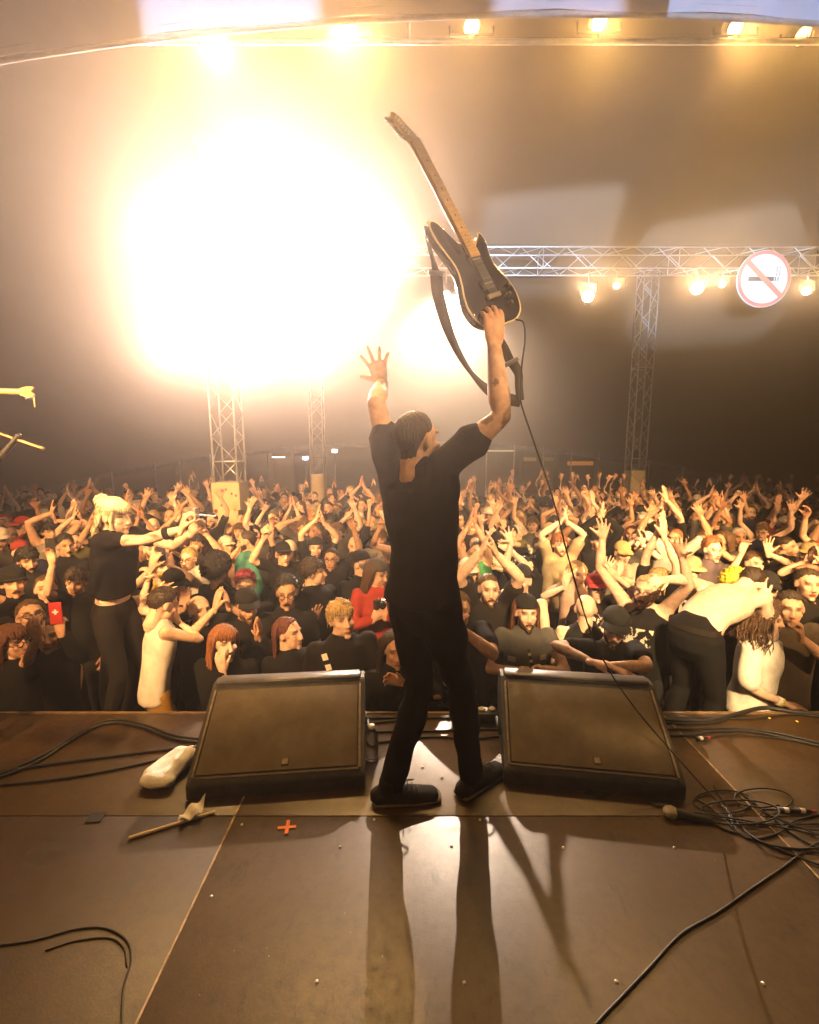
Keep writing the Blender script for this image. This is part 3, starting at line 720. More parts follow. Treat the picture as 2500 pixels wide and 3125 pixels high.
    for sgn in (-1, 1):
        hip = pel + Rp @ Vector((sgn * 0.088 * s * fw ** .5, 0, -0.03 * s))
        ank = Vector(legs.get(('a', sgn), (sgn * 0.12 * s, 0.03 * s, 0.085 * s)))
        fdir = Vector(legs.get(('f', sgn), (sgn * 0.25, -1, 0))).normalized()
        kp = Vector(legs.get(('k', sgn), (sgn * 0.12, -1, 0)))
        K, Aq = ik(hip, ank, 0.43 * s, 0.43 * s, kp)
        lf = fw ** .6 * legs.get('slim', 1.0)
        lp_.append(tube([hip + Vector((0, 0, .03 * s)), hip.lerp(K, .3), hip.lerp(K, .7), K, K.lerp(ank, .3), K.lerp(ank, .75), ank + Vector((0, 0, -.01))],
                        [0.092 * s * lf, 0.087 * s * lf, 0.070 * s * lf, 0.060 * s * lf, 0.062 * s * lf, 0.052 * s * lf, 0.052 * s * lf], 14))
        fl = ank + Vector((0, 0, -0.055 * s)); sd = fdir.cross(Vector((0, 0, 1)))
        fl = ank + Vector((0, 0, -0.046 * s)); dn = Vector((0, 0, -.012 * s))
        foot.append([tube([fl - fdir * .062 * s, fl + fdir * .02 * s, fl + fdir * 0.11 * s + dn, fl + fdir * 0.195 * s + dn],
                          [(0.040 * s, 0.038 * s), (0.045 * s, 0.044 * s), (0.050 * s, 0.036 * s), (0.042 * s, 0.026 * s)], 12, side=tuple(sd)),
                     tube([fl + Vector((0, 0, 0.0)), fl + Vector((0, 0, .075 * s))], [0.046 * s, 0.050 * s], 12),
                     tube([Vector((fl.x, fl.y, ank.z - .075 * s)) - fdir * .068 * s, Vector((fl.x, fl.y, ank.z - .075 * s)) + fdir * .06 * s, Vector((fl.x, fl.y, ank.z - .075 * s)) + fdir * .21 * s], [(.044 * s, .012 * s), (.046 * s, .012 * s), (.046 * s, .012 * s)], 12, side=tuple(sd), cap=(.3, .3)),
                     ])
        out.setdefault('ankle', {})[sgn] = ank
    hipb = tube([pel + Rp @ Vector((0, 0.008, 0.06 * s)), pel + Rp @ Vector((0, 0.008, 0)), pel + Rp @ Vector((0, 0.008, -0.09 * s))], [(0.145 * s * fw, 0.100 * s * fw), (0.160 * s * fw, 0.112 * s * fw), (0.140 * s * fw, 0.105 * s * fw)], 18, side=tuple(sideP))
    if trousers:
        V, F = remesh(lp_ + [hipb], legvox or vox * 1.15, 3, 0.5); F = np.asarray(F)
        V = V + vnormals(V, F) * folds(V, 0.0045 * fold, seed + 3)[:, None]; out['trousers'] = (V, F)
    if shoes:
        out['shoes'] = [remesh(f, (legvox or .018) * .5, 2, 0.5) for f in foot]
    return out

def body_mesh(name, B, trousers_in=False, shoes_in=False, mats=None):
    V, F, T = B['body']; Vs = [V]; Fs = [F]; Ts = [T]; mi = [np.zeros(len(F), dtype=np.int32)]; b = len(V)
    ex = []
    if trousers_in and 'trousers' in B: ex.append(B['trousers'])
    if shoes_in and 'shoes' in B: ex += B['shoes']
    for v, f in ex:
        f = np.asarray(f); Vs.append(v); Fs.append(f + b); Ts.append(np.ones((len(v), 3))); mi.append(np.ones(len(f), dtype=np.int32)); b += len(v)
    V = np.concatenate(Vs); F = np.concatenate(Fs); T = np.concatenate(Ts)
    me = mkmesh(name, V, F)
    me.materials.append(M_SKIN); me.materials.append(M_TROUSERS)
    me.polygons.foreach_set('material_index', np.concatenate(mi))
    a = me.attributes.new('tint', 'FLOAT_COLOR', 'POINT'); a.data.foreach_set('color', np.concatenate([T, np.ones((len(T), 1))], 1).ravel())
    return me

# ---------------------------------------------------------------- hair, hats, glasses in head space
_hv, _hf, _ = get_head('m', 0.006)
HEAD_BVH = BVHTree.FromPolygons([Vector(v) for v in _hv], [tuple(int(i) for i in f) for f in _hf])
C0 = Vector((0, 0.012, 0.015))
def head_surf(d):
    h = HEAD_BVH.ray_cast(C0 + d * 0.4, -d, 0.5)
    return (h[0] - C0).length if h[0] is not None else 0.09
_RS = {}
def sph_dir(th, ph): return Vector((math.sin(ph) * math.sin(th), -math.sin(ph) * math.cos(th), math.cos(ph)))   # th=0 faces front (-Y)
NTH, NPH = 56, 34
def hair_line(th, front=0.70, side=1.28, back=2.15):
    """polar angle of the hair edge for azimuth th (0 front, pi back)"""
    a = abs((th + math.pi) % (2 * math.pi) - math.pi)
    if a < 0.75: return front + (side - front) * 0.25 * (a / 0.75) ** 2
    if a < 1.25: return front + (side - front) * (0.25 + 0.75 * (a - 0.75) / 0.5)
    if a < 1.75: return side + (back - side) * 0.12 * (a - 1.25) / 0.5
    return side + (back - side) * (0.12 + 0.88 * min(1, (a - 1.75) / 0.6))
def shell(thick, line, jag=0.10, rough=0.004, seed=0, bumps=0.0, bfreq=30, top_extra=0.0):
    r = np.random.default_rng(seed); ph0 = r.uniform(0, 6, 6)
    V = []; F = []
    for i in range(NTH):
        th = 2 * math.pi * i / NTH; pe = line(th) + jag * (r.uniform(-.5, .5))
        for j in range(NPH + 1):
            ph = pe * j / NPH; d = sph_dir(th, ph)
            key = (round(th, 3), round(ph, 2))
            if key not in _RS: _RS[key] = head_surf(sph_dir(th, round(ph, 2)))
            rs = _RS[key] * (0.985 if abs(d.x) > .8 else 1)
            rs = min(rs, 0.118)
            e = 1 - (j / NPH) ** 4
            t = thick * (0.25 + 0.75 * e) + top_extra * math.cos(ph) * (math.cos(ph) > 0)
            b = bumps * (math.sin(d.x * bfreq + ph0[0] + 2 * math.sin(d.z * bfreq * .7)) + math.sin(d.y * bfreq * 1.1 + ph0[1]) + math.sin(d.z * bfreq * .9 + ph0[2] + d.x * 9)) / 3
            p = C0 + d * (rs + t + b * e + rough * r.uniform(-1, 1) * e); V.append(tuple(p))
    n = NPH + 1
    for i in range(NTH):
        i2 = (i + 1) % NTH
        for j in range(NPH):
            if j == 0: F.append((i * n, i * n + 1, i2 * n + 1))
            else: F.append((i * n + j, i * n + j + 1, i2 * n + j + 1, i2 * n + j))
    return V, F
def locks(n, zend, spread=0.10, r0=0.012, seed=0, fringe=True, curl=0.0, a0=0.95, rad=1.0, part=0.0):
    """long hair as many tapered locks falling around the head"""
    r = random.Random(seed); mb = MB()
    for k in range(n):
        a = a0 + (2 * math.pi - 2 * a0) * (k + r.uniform(0, .9)) / n
        th = a; d0 = sph_dir(th, 0.25 + 0.6 * r.random())
        p0 = C0 + d0 * (head_surf(d0) + 0.010); d1 = sph_dir(th, 1.25); p1 = C0 + d1 * (head_surf(d1) + 0.016)
        ze = zend * r.uniform(.8, 1.1); pts = [p0, p1]
        w = Vector((math.sin(th), -math.cos(th) * .75, 0))
        for q in (0.35, 0.65, 1.0):
            z = p1.z + (ze - p1.z) * q; rr = (0.088 + spread * q * .5 * r.uniform(.6, 1.3)) * rad
            c = curl * 0.02; ph = r.uniform(0, 6)
            pts.append(Vector((w.x * rr + c * math.sin(q * 14 + ph), w.y * rr + 0.035 + c * math.cos(q * 12 + ph), z)))
        pts = spline(pts, 4 if not curl else 6); m = len(pts)
        V, F = tube(pts, [(r0 * (1.25 - .95 * (i / (m - 1)) ** 2) * r.uniform(.9, 1.1), r0 * .6 * (1.2 - .9 * (i / (m - 1)) ** 2)) for i in range(m)], 6); mb.add(V, F)
    return mb.V, mb.F
def fringe_locks(n, seed=1, zl=0.045, r0=0.009):
    r = random.Random(seed); mb = MB()
    for k in range(n):
        th = -0.85 + 1.7 * (k + r.uniform(0, .6)) / n; d0 = sph_dir(th, 0.45); d1 = sph_dir(th, 0.95); d2 = sph_dir(th * .98, 1.22)
        p = [C0 + d0 * (head_surf(d0) + .012), C0 + d1 * (head_surf(d1) + .014), C0 + d2 * (head_surf(d2) + .010)]
        p[2].z = zl + r.uniform(-.006, .004)
        V, F = tube(spline(p, 4), [(r0, r0 * .5)] * 8 + [(r0 * .5, r0 * .3)], 6); mb.add(V, F)
    return mb.V, mb.F
def merge(*vf):
    mb = MB()
    for V, F in vf: mb.add(V, F)
    return mb.V, mb.F
HAIR = {}
def hair_mesh(kind):
    if kind in HAIR: return HAIR[kind]
    if kind == 'short': g = shell(0.013, lambda t: hair_line(t), bumps=0.006, rough=0.004, seed=1)
    elif kind == 'crop': g = shell(0.006, lambda t: hair_line(t, 0.74, 1.25, 2.1), rough=0.002, seed=2)
    elif kind == 'quiff': g = shell(0.015, lambda t: hair_line(t, 0.68), bumps=0.010, rough=0.005, seed=3, top_extra=0.020)
    elif kind == 'mop': g = merge(shell(0.026, lambda t: hair_line(t, 0.80, 1.62, 2.25), bumps=0.012, rough=0.006, seed=4, jag=.2), fringe_locks(12, 5, 0.052, 0.011))
    elif kind == 'receding': g = shell(0.005, lambda t: hair_line(t, 0.42, 1.2, 2.42), rough=0.0015, seed=6, jag=.03)
    elif kind == 'curly': g = merge(shell(0.050, lambda t: hair_line(t, 0.80, 1.95, 2.4), bumps=0.014, bfreq=44, rough=0.014, seed=7, jag=.25), locks(110, -0.17, 0.16, 0.0085, 8, curl=1.3, a0=1.05, rad=1.22))
    elif kind == 'afro': g = shell(0.075, lambda t: hair_line(t, 0.85, 1.75, 2.35), bumps=0.014, bfreq=32, rough=0.008, seed=9, jag=.2)
    elif kind == 'long': g = merge(shell(0.014, lambda t: hair_line(t, 0.62, 1.55, 2.3), bumps=0.004, rough=0.003, seed=10), locks(70, -0.30, 0.08, 0.0105, 11, a0=1.15))
    elif kind == 'longfringe': g = merge(shell(0.016, lambda t: hair_line(t, 0.75, 1.55, 2.3), bumps=0.004, rough=0.003, seed=12), locks(76, -0.30, 0.08, 0.0105, 13, a0=1.1), fringe_locks(18, 14))
    elif kind == 'longback': g = merge(shell(0.012, lambda t: hair_line(t, 0.60, 1.4, 2.3), bumps=0.004, rough=0.003, seed=15), locks(26, -0.30, 0.06, 0.013, 16, a0=2.0))
    elif kind == 'capped_long': g = locks(56, -0.30, 0.08, 0.011, 17, a0=1.25)
    elif kind == 'bob': g = merge(shell(0.018, lambda t: hair_line(t, 0.72, 1.6, 2.3), bumps=0.004, rough=0.003, seed=18), locks(64, -0.125, 0.03, 0.012, 19, a0=1.0, rad=1.05), fringe_locks(12, 20))
    elif kind == 'bun':
        r = random.Random(4); bl = []
        cb = Vector((0, 0.095, 0.100)); bl.append(ellipsoid(cb, (.036, .032, .034), nu=14, nv=10))
        for k in range(34):
            u = Vector((r.gauss(0, 1), r.gauss(0, 1), r.gauss(0, 1))).normalized(); w = u.orthogonal().normalized(); w2 = u.cross(w); a0 = r.uniform(0, 6); rr = r.uniform(.030, .044)
            q = [cb + (w * math.cos(a0 + t) + w2 * math.sin(a0 + t)) * rr * (1 + .12 * t / 2.6) for t in (0, .7, 1.4, 2.1, 2.6)]; bl.append(tube(q, [.006, .0075, .007, .005, .002], 6))
        for k in range(10):
            th = math.pi + r.uniform(-1.5, 1.5); d = sph_dir(th, 1.5); p = C0 + d * (head_surf(d) + .012)
            q = [p, p + Vector((r.uniform(-.01, .01), .012, -.05)), p + Vector((r.uniform(-.02, .02), .02 + r.uniform(0, .02), -.12 - r.uniform(0, .05)))]
            bl.append(tube(spline(q, 4), [.009] * 5 + [.006] * 3 + [.003], 6))
        for sg in (-1, 1):
            q = [Vector((sg * .072, -.035, .05)), Vector((sg * .082, -.03, -.01)), Vector((sg * .078, -.03, -.08))]; bl.append(tube(spline(q, 4), [.011] * 5 + [.008] * 3 + [.003], 6))
        g = merge(shell(0.018, lambda t: hair_line(t, 0.72, 1.42, 2.15), bumps=0.005, bfreq=16, rough=0.0015, seed=21), fringe_locks(26, 22, 0.040, 0.009), *bl)
    elif kind == 'mohawk': g = shell(0.022, lambda t: hair_line(t, 0.6, 1.1, 2.0), bumps=0.016, rough=0.008, seed=23, top_extra=0.03)
    if kind not in ('crop', 'receding', 'bun'):
        r = random.Random(len(kind) * 31 + ord(kind[0])); mb = MB(); mb.add(*g); src = [Vector(v) for v in g[0]]
        for k in range(170):
            p = r.choice(src); o_ = (p - C0); o_.normalize()
            if p.y < -.075 and p.z < .02: continue
            L_ = r.uniform(.015, .04); dn = Vector((r.gauss(0, .35), r.gauss(0, .35), -.8)); 
            q = [p - o_ * .002, p + o_ * L_ * .22 + dn * L_ * .4, p + o_ * L_ * .30 + dn * L_ * 1.0]
            V_, F_ = tube(q, [.0028, .0022, .0008], 4, caps=False); mb.add(V_, F_)
        g = (mb.V, mb.F)
    me = mkmesh('hair', *g); me.materials.append(M_HAIR); HAIR[kind] = me; return me
HATS = {}
def hat_mesh(kind):
    if kind in HATS: return HATS[kind]
    if kind in ('cap', 'cap_back'):
        V, F = shell(0.016, lambda t: 1.16, jag=0.0, rough=0.0, top_extra=0.014)
        V = [Vector(v) for v in V]; m = MB(); m.add(V, F)
        n = 13; top = []; 
        for i in range(n):
            t = -1 + 2 * i / (n - 1); th = t * 0.95; d = sph_dir(th, 1.12); p = C0 + d * (head_surf(d) + 0.016)
            ext = 0.072 * math.sqrt(max(0, 1 - (t * .96) ** 2)); q = p + Vector((t * .012, -ext, -0.018 * (1 - .3 * t * t) - .014 * t * t))
            top += [p, p.lerp(q, .5) + Vector((0, 0, .004)), q]
        b = len(m.V)
        fs = []
        for i in range(n - 1):
            for k in range(2): a = i * 3 + k; fs.append((a, a + 1, a + 4, a + 3))
        m.add(top, fs); m.add([p - Vector((0, 0, .005)) for p in top], [f[::-1] for f in fs])
        m.add(*ellipsoid(C0 + Vector((0, 0, head_surf(Vector((0, 0, 1))) + .031)), (.007, .007, .004), nu=8, nv=5))
        V = m.V; F = m.F
        if kind == 'cap_back': V = [(-x, -(y - .012) + .012, z) for x, y, z in V]
    elif kind == 'beanie':
        V, F = merge(shell(0.016, lambda t: 1.30 if abs((t + math.pi) % (2 * math.pi) - math.pi) < 1 else 1.62, jag=0.02, rough=0.002, top_extra=0.02, bumps=.003),
                     tube([C0 + sph_dir(2 * math.pi * k / 24, 1.27 if math.cos(2 * math.pi * k / 24) > .5 else 1.5) * (head_surf(sph_dir(2 * math.pi * k / 24, 1.35)) + .012) for k in range(25)], (.012), 6, caps=False))
    elif kind == 'bucket':
        a = shell(0.018, lambda t: 1.2, jag=0.0, rough=0.001, top_extra=0.016); V2 = []; F2 = []
        for k in range(32):
            th = 2 * math.pi * k / 32; d = sph_dir(th, 1.2); p = C0 + d * (head_surf(d) + .017); q = p + Vector((d.x, d.y, 0)).normalized() * .045 - Vector((0, 0, .03)); V2 += [p, q]
        for k in range(32): k2 = (k + 1) % 32; F2.append((2 * k, 2 * k + 1, 2 * k2 + 1, 2 * k2))
        V, F = merge(a, (V2, F2))
    elif kind == 'flatcap':
        V, F = shell(0.020, lambda t: 1.22, jag=0.0, rough=0.001, top_extra=0.0); V = [(x * 1.06, y * 1.12 - .012 * (y < 0), z * .92 + .004) for x, y, z in V]
        V, F = merge((V, F), ellipsoid((0, -.112, .055), (.062, .04, .010), Matrix.Rotation(.35, 3, 'X')))
    me = mkmesh('hat', V, F); me.materials.append(M_PLAIN); HATS[kind] = me; return me
def misc_mesh(kind):
    if kind in HATS: return HATS[kind]
    if kind == 'beard':
        def line(t): return 2.65
        r = np.random.default_rng(3); V = []; F = []; n1, n2 = 30, 12
        for i in range(n1 + 1):
            th = -1.45 + 2.9 * i / n1
            for j in range(n2 + 1):
                lo, hi = (2.34 if abs(th) < .30 else 2.34 - .30 * min(1, (abs(th) - .30) / .25)) - .22 * max(0, abs(th) - .9), 2.72
                ph = lo + (hi - lo) * j / n2; d = sph_dir(th, ph); rs = head_surf(d); e = math.sin(math.pi * min(1, max(0.02, j / n2))) ** .5 * min(1, (1.45 - abs(th)) * 4 + .1)
                V.append(tuple(C0 + d * (rs - .004 + (.011 + .004 * r.uniform(-1, 1)) * e)))
        for i in range(n1):
            for j in range(n2): a = i * (n2 + 1) + j; F.append((a, a + 1, a + n2 + 2, a + n2 + 1))
        g = merge((V, F), tube([(-.027, -.088, -.066), (-.012, -.099, -.053), (.012, -.099, -.053), (.027, -.088, -.066)], [.004, .006, .006, .004], 6))
    elif kind == 'glasses':
        m = MB()
        for s in (-1, 1):
            m.tube([Vector((s * .034 + .022 * math.cos(a), -.101 + .006 * abs(math.cos(a)), .008 + .017 * math.sin(a))) for a in [k * math.pi / 8 for k in range(17)]], .0030, 6, caps=False)
            m.tube([(s * .056, -.094, .012), (s * .074, -.05, .012), (s * .080, .012, .010)], .0028, 6)
        m.tube([(-.012, -.104, .010), (.012, -.104, .010)], .0028, 6); g = (m.V, m.F)
    elif kind == 'moustache': g = merge(tube([(-.026, -.092, -.060), (-.010, -.104, -.052), (.010, -.104, -.052), (.026, -.092, -.060)], [.005, .0075, .0075, .005], 6))
    me = mkmesh(kind, *g); me.materials.append(M_BLACK if kind == 'glasses' else M_HAIR); HATS[kind] = me; return me
HAIRCOL = dict(black=(.012, .010, .009), dark=(.030, .018, .010), brown=(.085, .045, .020), ginger=(.22, .085, .028), blond=(.36, .25, .11), platinum=(.82, .70, .46), grey=(.30, .28, .25), pink=(.34, .05, .10), yellow=(.60, .48, .04), red=(.10, .032, .02), auburn=(.10, .038, .018))
SKINS = dict(fair=(.62, .41, .30), pale=(.70, .50, .39), tan=(.50, .30, .19), warm=(.55, .34, .23), brown=(.27, .15, .09), dark=(.13, .07, .045))
def dress(root, B, hair=None, haircol='dark', hat=None, hatcol=(.02, .02, .02), beard=None, glasses=False, moustache=None):
    M = B['HM'] if isinstance(B, dict) else B
    def put(name, me, col):
        o = obj(name, me, None, root, M); o.color = (*col, 1); return o
    if hair: put('hair', hair_mesh(hair), HAIRCOL[haircol])
    if hat: put({'cap': 'cap', 'cap_back': 'cap', 'beanie': 'beanie', 'bucket': 'bucket_hat', 'flatcap': 'flat_cap'}[hat], hat_mesh(hat), hatcol)
    if beard: put('beard', misc_mesh('beard'), HAIRCOL[beard])
    if moustache: put('moustache', misc_mesh('moustache'), HAIRCOL[moustache])
    if glasses: put('glasses', misc_mesh('glasses'), (.02, .02, .02))
# ================================================================== individual people near the stage
OCC = []     # (x, y) already taken on the ground
VOX, HVOX = 0.0195, 0.0079
def person(label, px=None, py=None, rz=0.0, H=1.75, base=GROUND_Z, Y=None, loc=None, skin='fair', shirt=(.015, .015, .015), plain=False, hair='short', haircol='dark', hat=None, hatcol=(.015, .015, .015),
           beard=None, moustache=None, glasses=False, L=None, Rr=None, group=None, garment='shirt', trousercol=None, occ=True, top=True, **kw):
    B0 = figure(H=H, dry=True, **{k: v for k, v in kw.items() if k in ('fat', 'lean', 'twist', 'head', 'pelvis')})
    Rz = Matrix.Rotation(rz, 3, 'Z'); hl = Rz @ B0['HM'].translation
    if loc is None:
        if Y is None: w = atz(px, py, base + hl.z)
        else:
            w = at(px, py, Y); base = w.z - hl.z
        loc = Vector((w.x - hl.x, w.y - hl.y, base))
    loc = Vector(loc); MW = Matrix.Translation(loc) @ Rz.to_4x4(); MI = MW.inverted(); RI = Rz.transposed()
    def cv(A):
        if A is None: return None
        A = dict(A)
        if 'px' in A: q = A['px']; A['t'] = MI @ at(q[0], q[1], loc.y + q[2])
        if 'w' in A: A['t'] = MI @ Vector(A['w'])
        for k in ('wpole', 'wpalm', 'wfdir', 'wthumb'):
            if k in A: A[k[1:]] = RI @ Vector(A[k])
        return A
    kw.setdefault('vox', VOX); kw.setdefault('hvox', HVOX if (py or 0) > 1805 else 0.0088); kw.setdefault('handvox', 0.0066)
    if not top: kw['shirt'] = False
    if trousercol is None: kw['legvox'] = 0.03
    if 'legsw' in kw:
        lg = {}
        for k, v in kw.pop('legsw').items(): lg[k] = v if isinstance(k, str) else (MI @ Vector(v) if k[0] == 'a' else RI @ Vector(v))
        kw['legs'] = lg
    if 'pelvisw' in kw: kw['pelvis'] = MI @ Vector(kw.pop('pelvisw'))
    kw.setdefault('seed', len(OCC) + 3)
    if max(shirt) < .05: shirt = tuple(c * .5 for c in shirt)
    if trousercol is not None and max(trousercol) < .05: trousercol = tuple(c * .5 for c in trousercol)
    B = figure(H=H, L=cv(L), Rr=cv(Rr), **kw)
    root = empty('person', loc, rz); tag(root, label, 'person', group)
    tr_child = trousercol is not None
    o = obj('body', body_mesh('body', B, not tr_child, not tr_child), None, root); o.color = (*SKINS[skin], 1)
    if 'shirt' in B:
        me = mkmesh('shirt', *B['shirt']); me.materials.append(M_PLAIN if plain else M_CLOTH); s_ = obj(garment, me, None, root); s_.color = (*shirt, 1); B['shirt_obj'] = s_
    if tr_child:
        me = mkmesh('trousers', *B['trousers']); me.materials.append(M_PLAIN); t_ = obj('trousers', me, None, root); t_.color = (*trousercol, 1); B['trousers_obj'] = t_
        if 'shoes' in B:
            for f in B['shoes']:
                me = mkmesh('shoe', f[0], np.asarray(f[1])); me.materials.append(M_PLAIN); q = obj('shoe', me, None, root); q.color = (.014, .013, .013, 1)
    dress(root, B, hair, haircol, hat, hatcol, beard, glasses, moustache)
    if occ: OCC.append((loc.x, loc.y))
    B['root'] = root; B['MW'] = MW; return B
def shirt_print(B, me_verts_faces, colour, name='print', off=0.004):
    """flat print wrapped on the front of a shirt: local x,z outline pieces projected along +Y"""
    sh = B['shirt']; bv = BVHTree.FromPolygons([Vector(v) for v in sh[0]], [tuple(int(i) for i in f) for f in sh[1]])
    V, F = me_verts_faces; out = []
    for x, z in V:
        h = bv.ray_cast(Vector((x, -1.0, z)), Vector((0, 1, 0)), 2.0)
        y = h[0].y if h[0] is not None else -0.12
        out.append((x, y - off, z))
    o = obj(name, mkmesh(name, out, F, True), None, B['shirt_obj']); o.data.materials.append(M_PLAIN); o.color = (*colour, 1); return o
def grid_shape(fn, x0, x1, z0, z1, n=40):
    """cells of a grid where fn(u,v) in 0..1 is true -> faces"""
    V = []; F = []; idx = {}
    def vid(i, j):
        if (i, j) not in idx: idx[(i, j)] = len(V); V.append((x0 + (x1 - x0) * i / n, z0 + (z1 - z0) * j / n))
        return idx[(i, j)]
    for i in range(n):
        for j in range(n):
            if fn((i + .5) / n, (j + .5) / n): F.append((vid(i, j), vid(i + 1, j), vid(i + 1, j + 1), vid(i, j + 1)))
    return V, F
FONT5 = {'D': ["1110", "1001", "1001", "1001", "1110"], 'E': ["1111", "1000", "1110", "1000", "1111"], 'O': ["0110", "1001", "1001", "1001", "0110"], 'W': ["10001", "10001", "10101", "10101", "01010"], 'I': ["1", "1", "1", "1", "1"], 'N': ["1001", "1101", "1011", "1001", "1001"]}
def word_shape(word, x0, z0, h):
    V = []; F = []; x = x0; c = h / 5
    for ch in word:
        rows = FONT5[ch]
        for r_, row in enumerate(rows):
            for k, b in enumerate(row):
                if b == '1':
                    n = len(V); xa, za = x + k * c, z0 + (4 - r_) * c; V += [(xa, za), (xa + c, za), (xa + c, za + c), (xa, za + c)]; F.append((n, n + 1, n + 2, n + 3))
        x += (len(rows[0]) + 1) * c
    return V, F
def band(B, sgn, frac, col, r=0.034, w=0.02, name='wristband'):
    W, E = B['wrist'][sgn], B['elbow'][sgn]; p = W.lerp(E, frac); d = (E - W).normalized()
    V, F = tube([p - d * w / 2, p + d * w / 2], r, 14, caps=True, cap=(.05, .05)); o = obj(name, mkmesh(name, V, F), None, B['root']); o.data.materials.append(M_PLAIN); o.color = (*col, 1); return o

BLK = (.013, .012, .012)
# --- the guitarist, back to the camera, arms up
SING_RZ = math.pi - 0.92; SING = Vector((0.055, 1.87, 0.0))
singer = person('guitarist in black t-shirt and jeans, back turned, arms raised, holding a guitar aloft', loc=SING, rz=SING_RZ, H=1.76, skin='warm', shirt=(.034, .026, .020), plain=True, hair='receding', haircol='dark',
    head=(-0.02, -0.04, 0.0), lean=(0.0, 0.05), twist=0.26, collar=0.022, fold=2.6, vox=0.008, hvox=0.0045, handvox=0.0045, hem=0.915, loose=0.006, fat=0.88, trousercol=(.012, .011, .012), sleeve=0.52, tattoo=0.42,
    L=dict(w=at(1508, 1058, 1.76), wpole=(0.9, -0.2, -0.5), hand='relax', wpalm=(-0.25, 0.95, 0.1), wfdir=(0.0, 0.05, 1), thick=1.15),
    Rr=dict(w=at(1165, 1168, 2.20), wpole=(0.05, -0.6, -0.6), hand='splay', wpalm=(0.1, 0.95, 0.2), wfdir=(-0.25, 0.1, 1), thick=1.12),
    legsw={('a', 1): (-0.085, 1.835, 0.085), ('f', 1): (1, 0.10, 0), ('k', 1): (0.9, 0.5, 0), ('a', -1): (0.285, 1.90, 0.085), ('f', -1): (0.75, 0.62, 0), ('k', -1): (0.5, 0.9, 0), 'slim': 1.16}, occ=False)
singer['root'].name = 'person'
for sg in (-1, 1):
    ank = singer['ankle'][sg]; lg = {1: Vector((1, 0.10, 0)), -1: Vector((0.75, 0.62, 0))}[sg].normalized(); aw = singer['MW'] @ ank
    sd = lg.cross(Vector((0, 0, 1))); RI_ = Matrix.Rotation(-SING_RZ, 3, 'Z')
    fx_ = RI_ @ lg; c_ = Vector((ank.x, ank.y, .014))
    V, F = tube([c_ - fx_ * .072, c_ + fx_ * .05, c_ + fx_ * .15, c_ + fx_ * .222], [(.046, .013), (.049, .013), (.052, .013), (.040, .013)], 16, side=tuple(RI_ @ sd), cap=(.3, .5))
    o = obj('sole', mkmesh('sole', V, F), mat('rubber_sole', (.10, .078, .05), .7, var=.3, scale=40), singer['root'])
    mb_ = MB()
    for k in range(4):
        q = ank + fx_ * (.055 + .022 * k) + Vector((0, 0, .012 - .013 * k)); s2 = RI_ @ sd
        mb_.tube([q - s2 * .026, q + Vector((0, 0, .010)), q + s2 * .026], .003, 6)
    q = ank + fx_ * .05 + Vector((0, 0, .022)); mb_.tube(spline([q, q + s2 * .03 + Vector((0, 0, .02)), q + fx_ * .05 + s2 * .02 + Vector((0, 0, .012)), q], 5), .003, 6)
    mb_.build('laces', mat('lace_cord', (.05, .045, .04), .8), singer['root'], True)
band(singer, 1, 0.06, (.45, .33, .12), 0.031, 0.014)

# --- blonde woman reaching out with a camera
blonde = person('platinum blonde woman with messy bun, black crop top, leaning out to film with outstretched arms', 352, 1578, Y=2.95, rz=1.42, H=1.70, skin='pale', shirt=(.014, .013, .013), plain=True, hair='bun', haircol='platinum', headkind='f',
    head=(0.05, 0.05, 0), lean=(0.16, 0.0), fat=0.90, hem=1.075, sleeve=0.45, neck=1.35, trousercol=(.022, .018, .016), vox=0.0125, hvox=0.0052,
    L=dict(px=(572, 1612, -0.16), wpole=(0.3, -0.2, -1.0), hand='grip', wpalm=(0.5, 0.4, -0.3), wfdir=(0.35, 0, 1)),
    Rr=dict(px=(585, 1625, 0.02), wpole=(0.4, 0.6, -1.0), hand='grip', wpalm=(0.4, -0.6, -0.2), wfdir=(0.5, 0, 0.8)))
band(blonde, -1, 0.38, (.012, .012, .012), 0.041, 0.03)
# --- shirtless man bent over, climbing back into the crowd
shirtless = person('shirtless man in black jeans bending over into the crowd, bare back to the stage', 2290, 1785, Y=3.22, rz=1.98, H=1.80, skin='pale', shirt=BLK, hair='short', haircol='dark', lean=(1.36, 0.0), fat=1.06, head=(0, 0.2, 0),
    trousercol=(.015, .014, .014), vox=0.0125, top=False,
    L=dict(px=(2330, 1830, 0.15), wpole=(0, -0.5, -1), hand='relax'), Rr=dict(px=(2010, 1765, 0.02), wpole=(-1.0, -0.2, 0.9), hand='relax', wpalm=(0, 0.3, -1)), shoes=True,)
wpel = shirtless['MW'] @ Vector((0, 0, 0.94 * 1.80 / 1.75))
beltM = Matrix.Translation((0, 0, 0.985 * 1.80 / 1.75))
V_, F_ = tube([(0, .008, 1.005), (0, .006, 1.045)], [(.172, .122), (.170, .122)], 24, side=(1, 0, 0), caps=False)
o = obj('belt', mkmesh('belt', V_, F_), None, shirtless['root']); o.data.materials.append(M_PLAIN); o.color = (.02, .016, .012, 1)

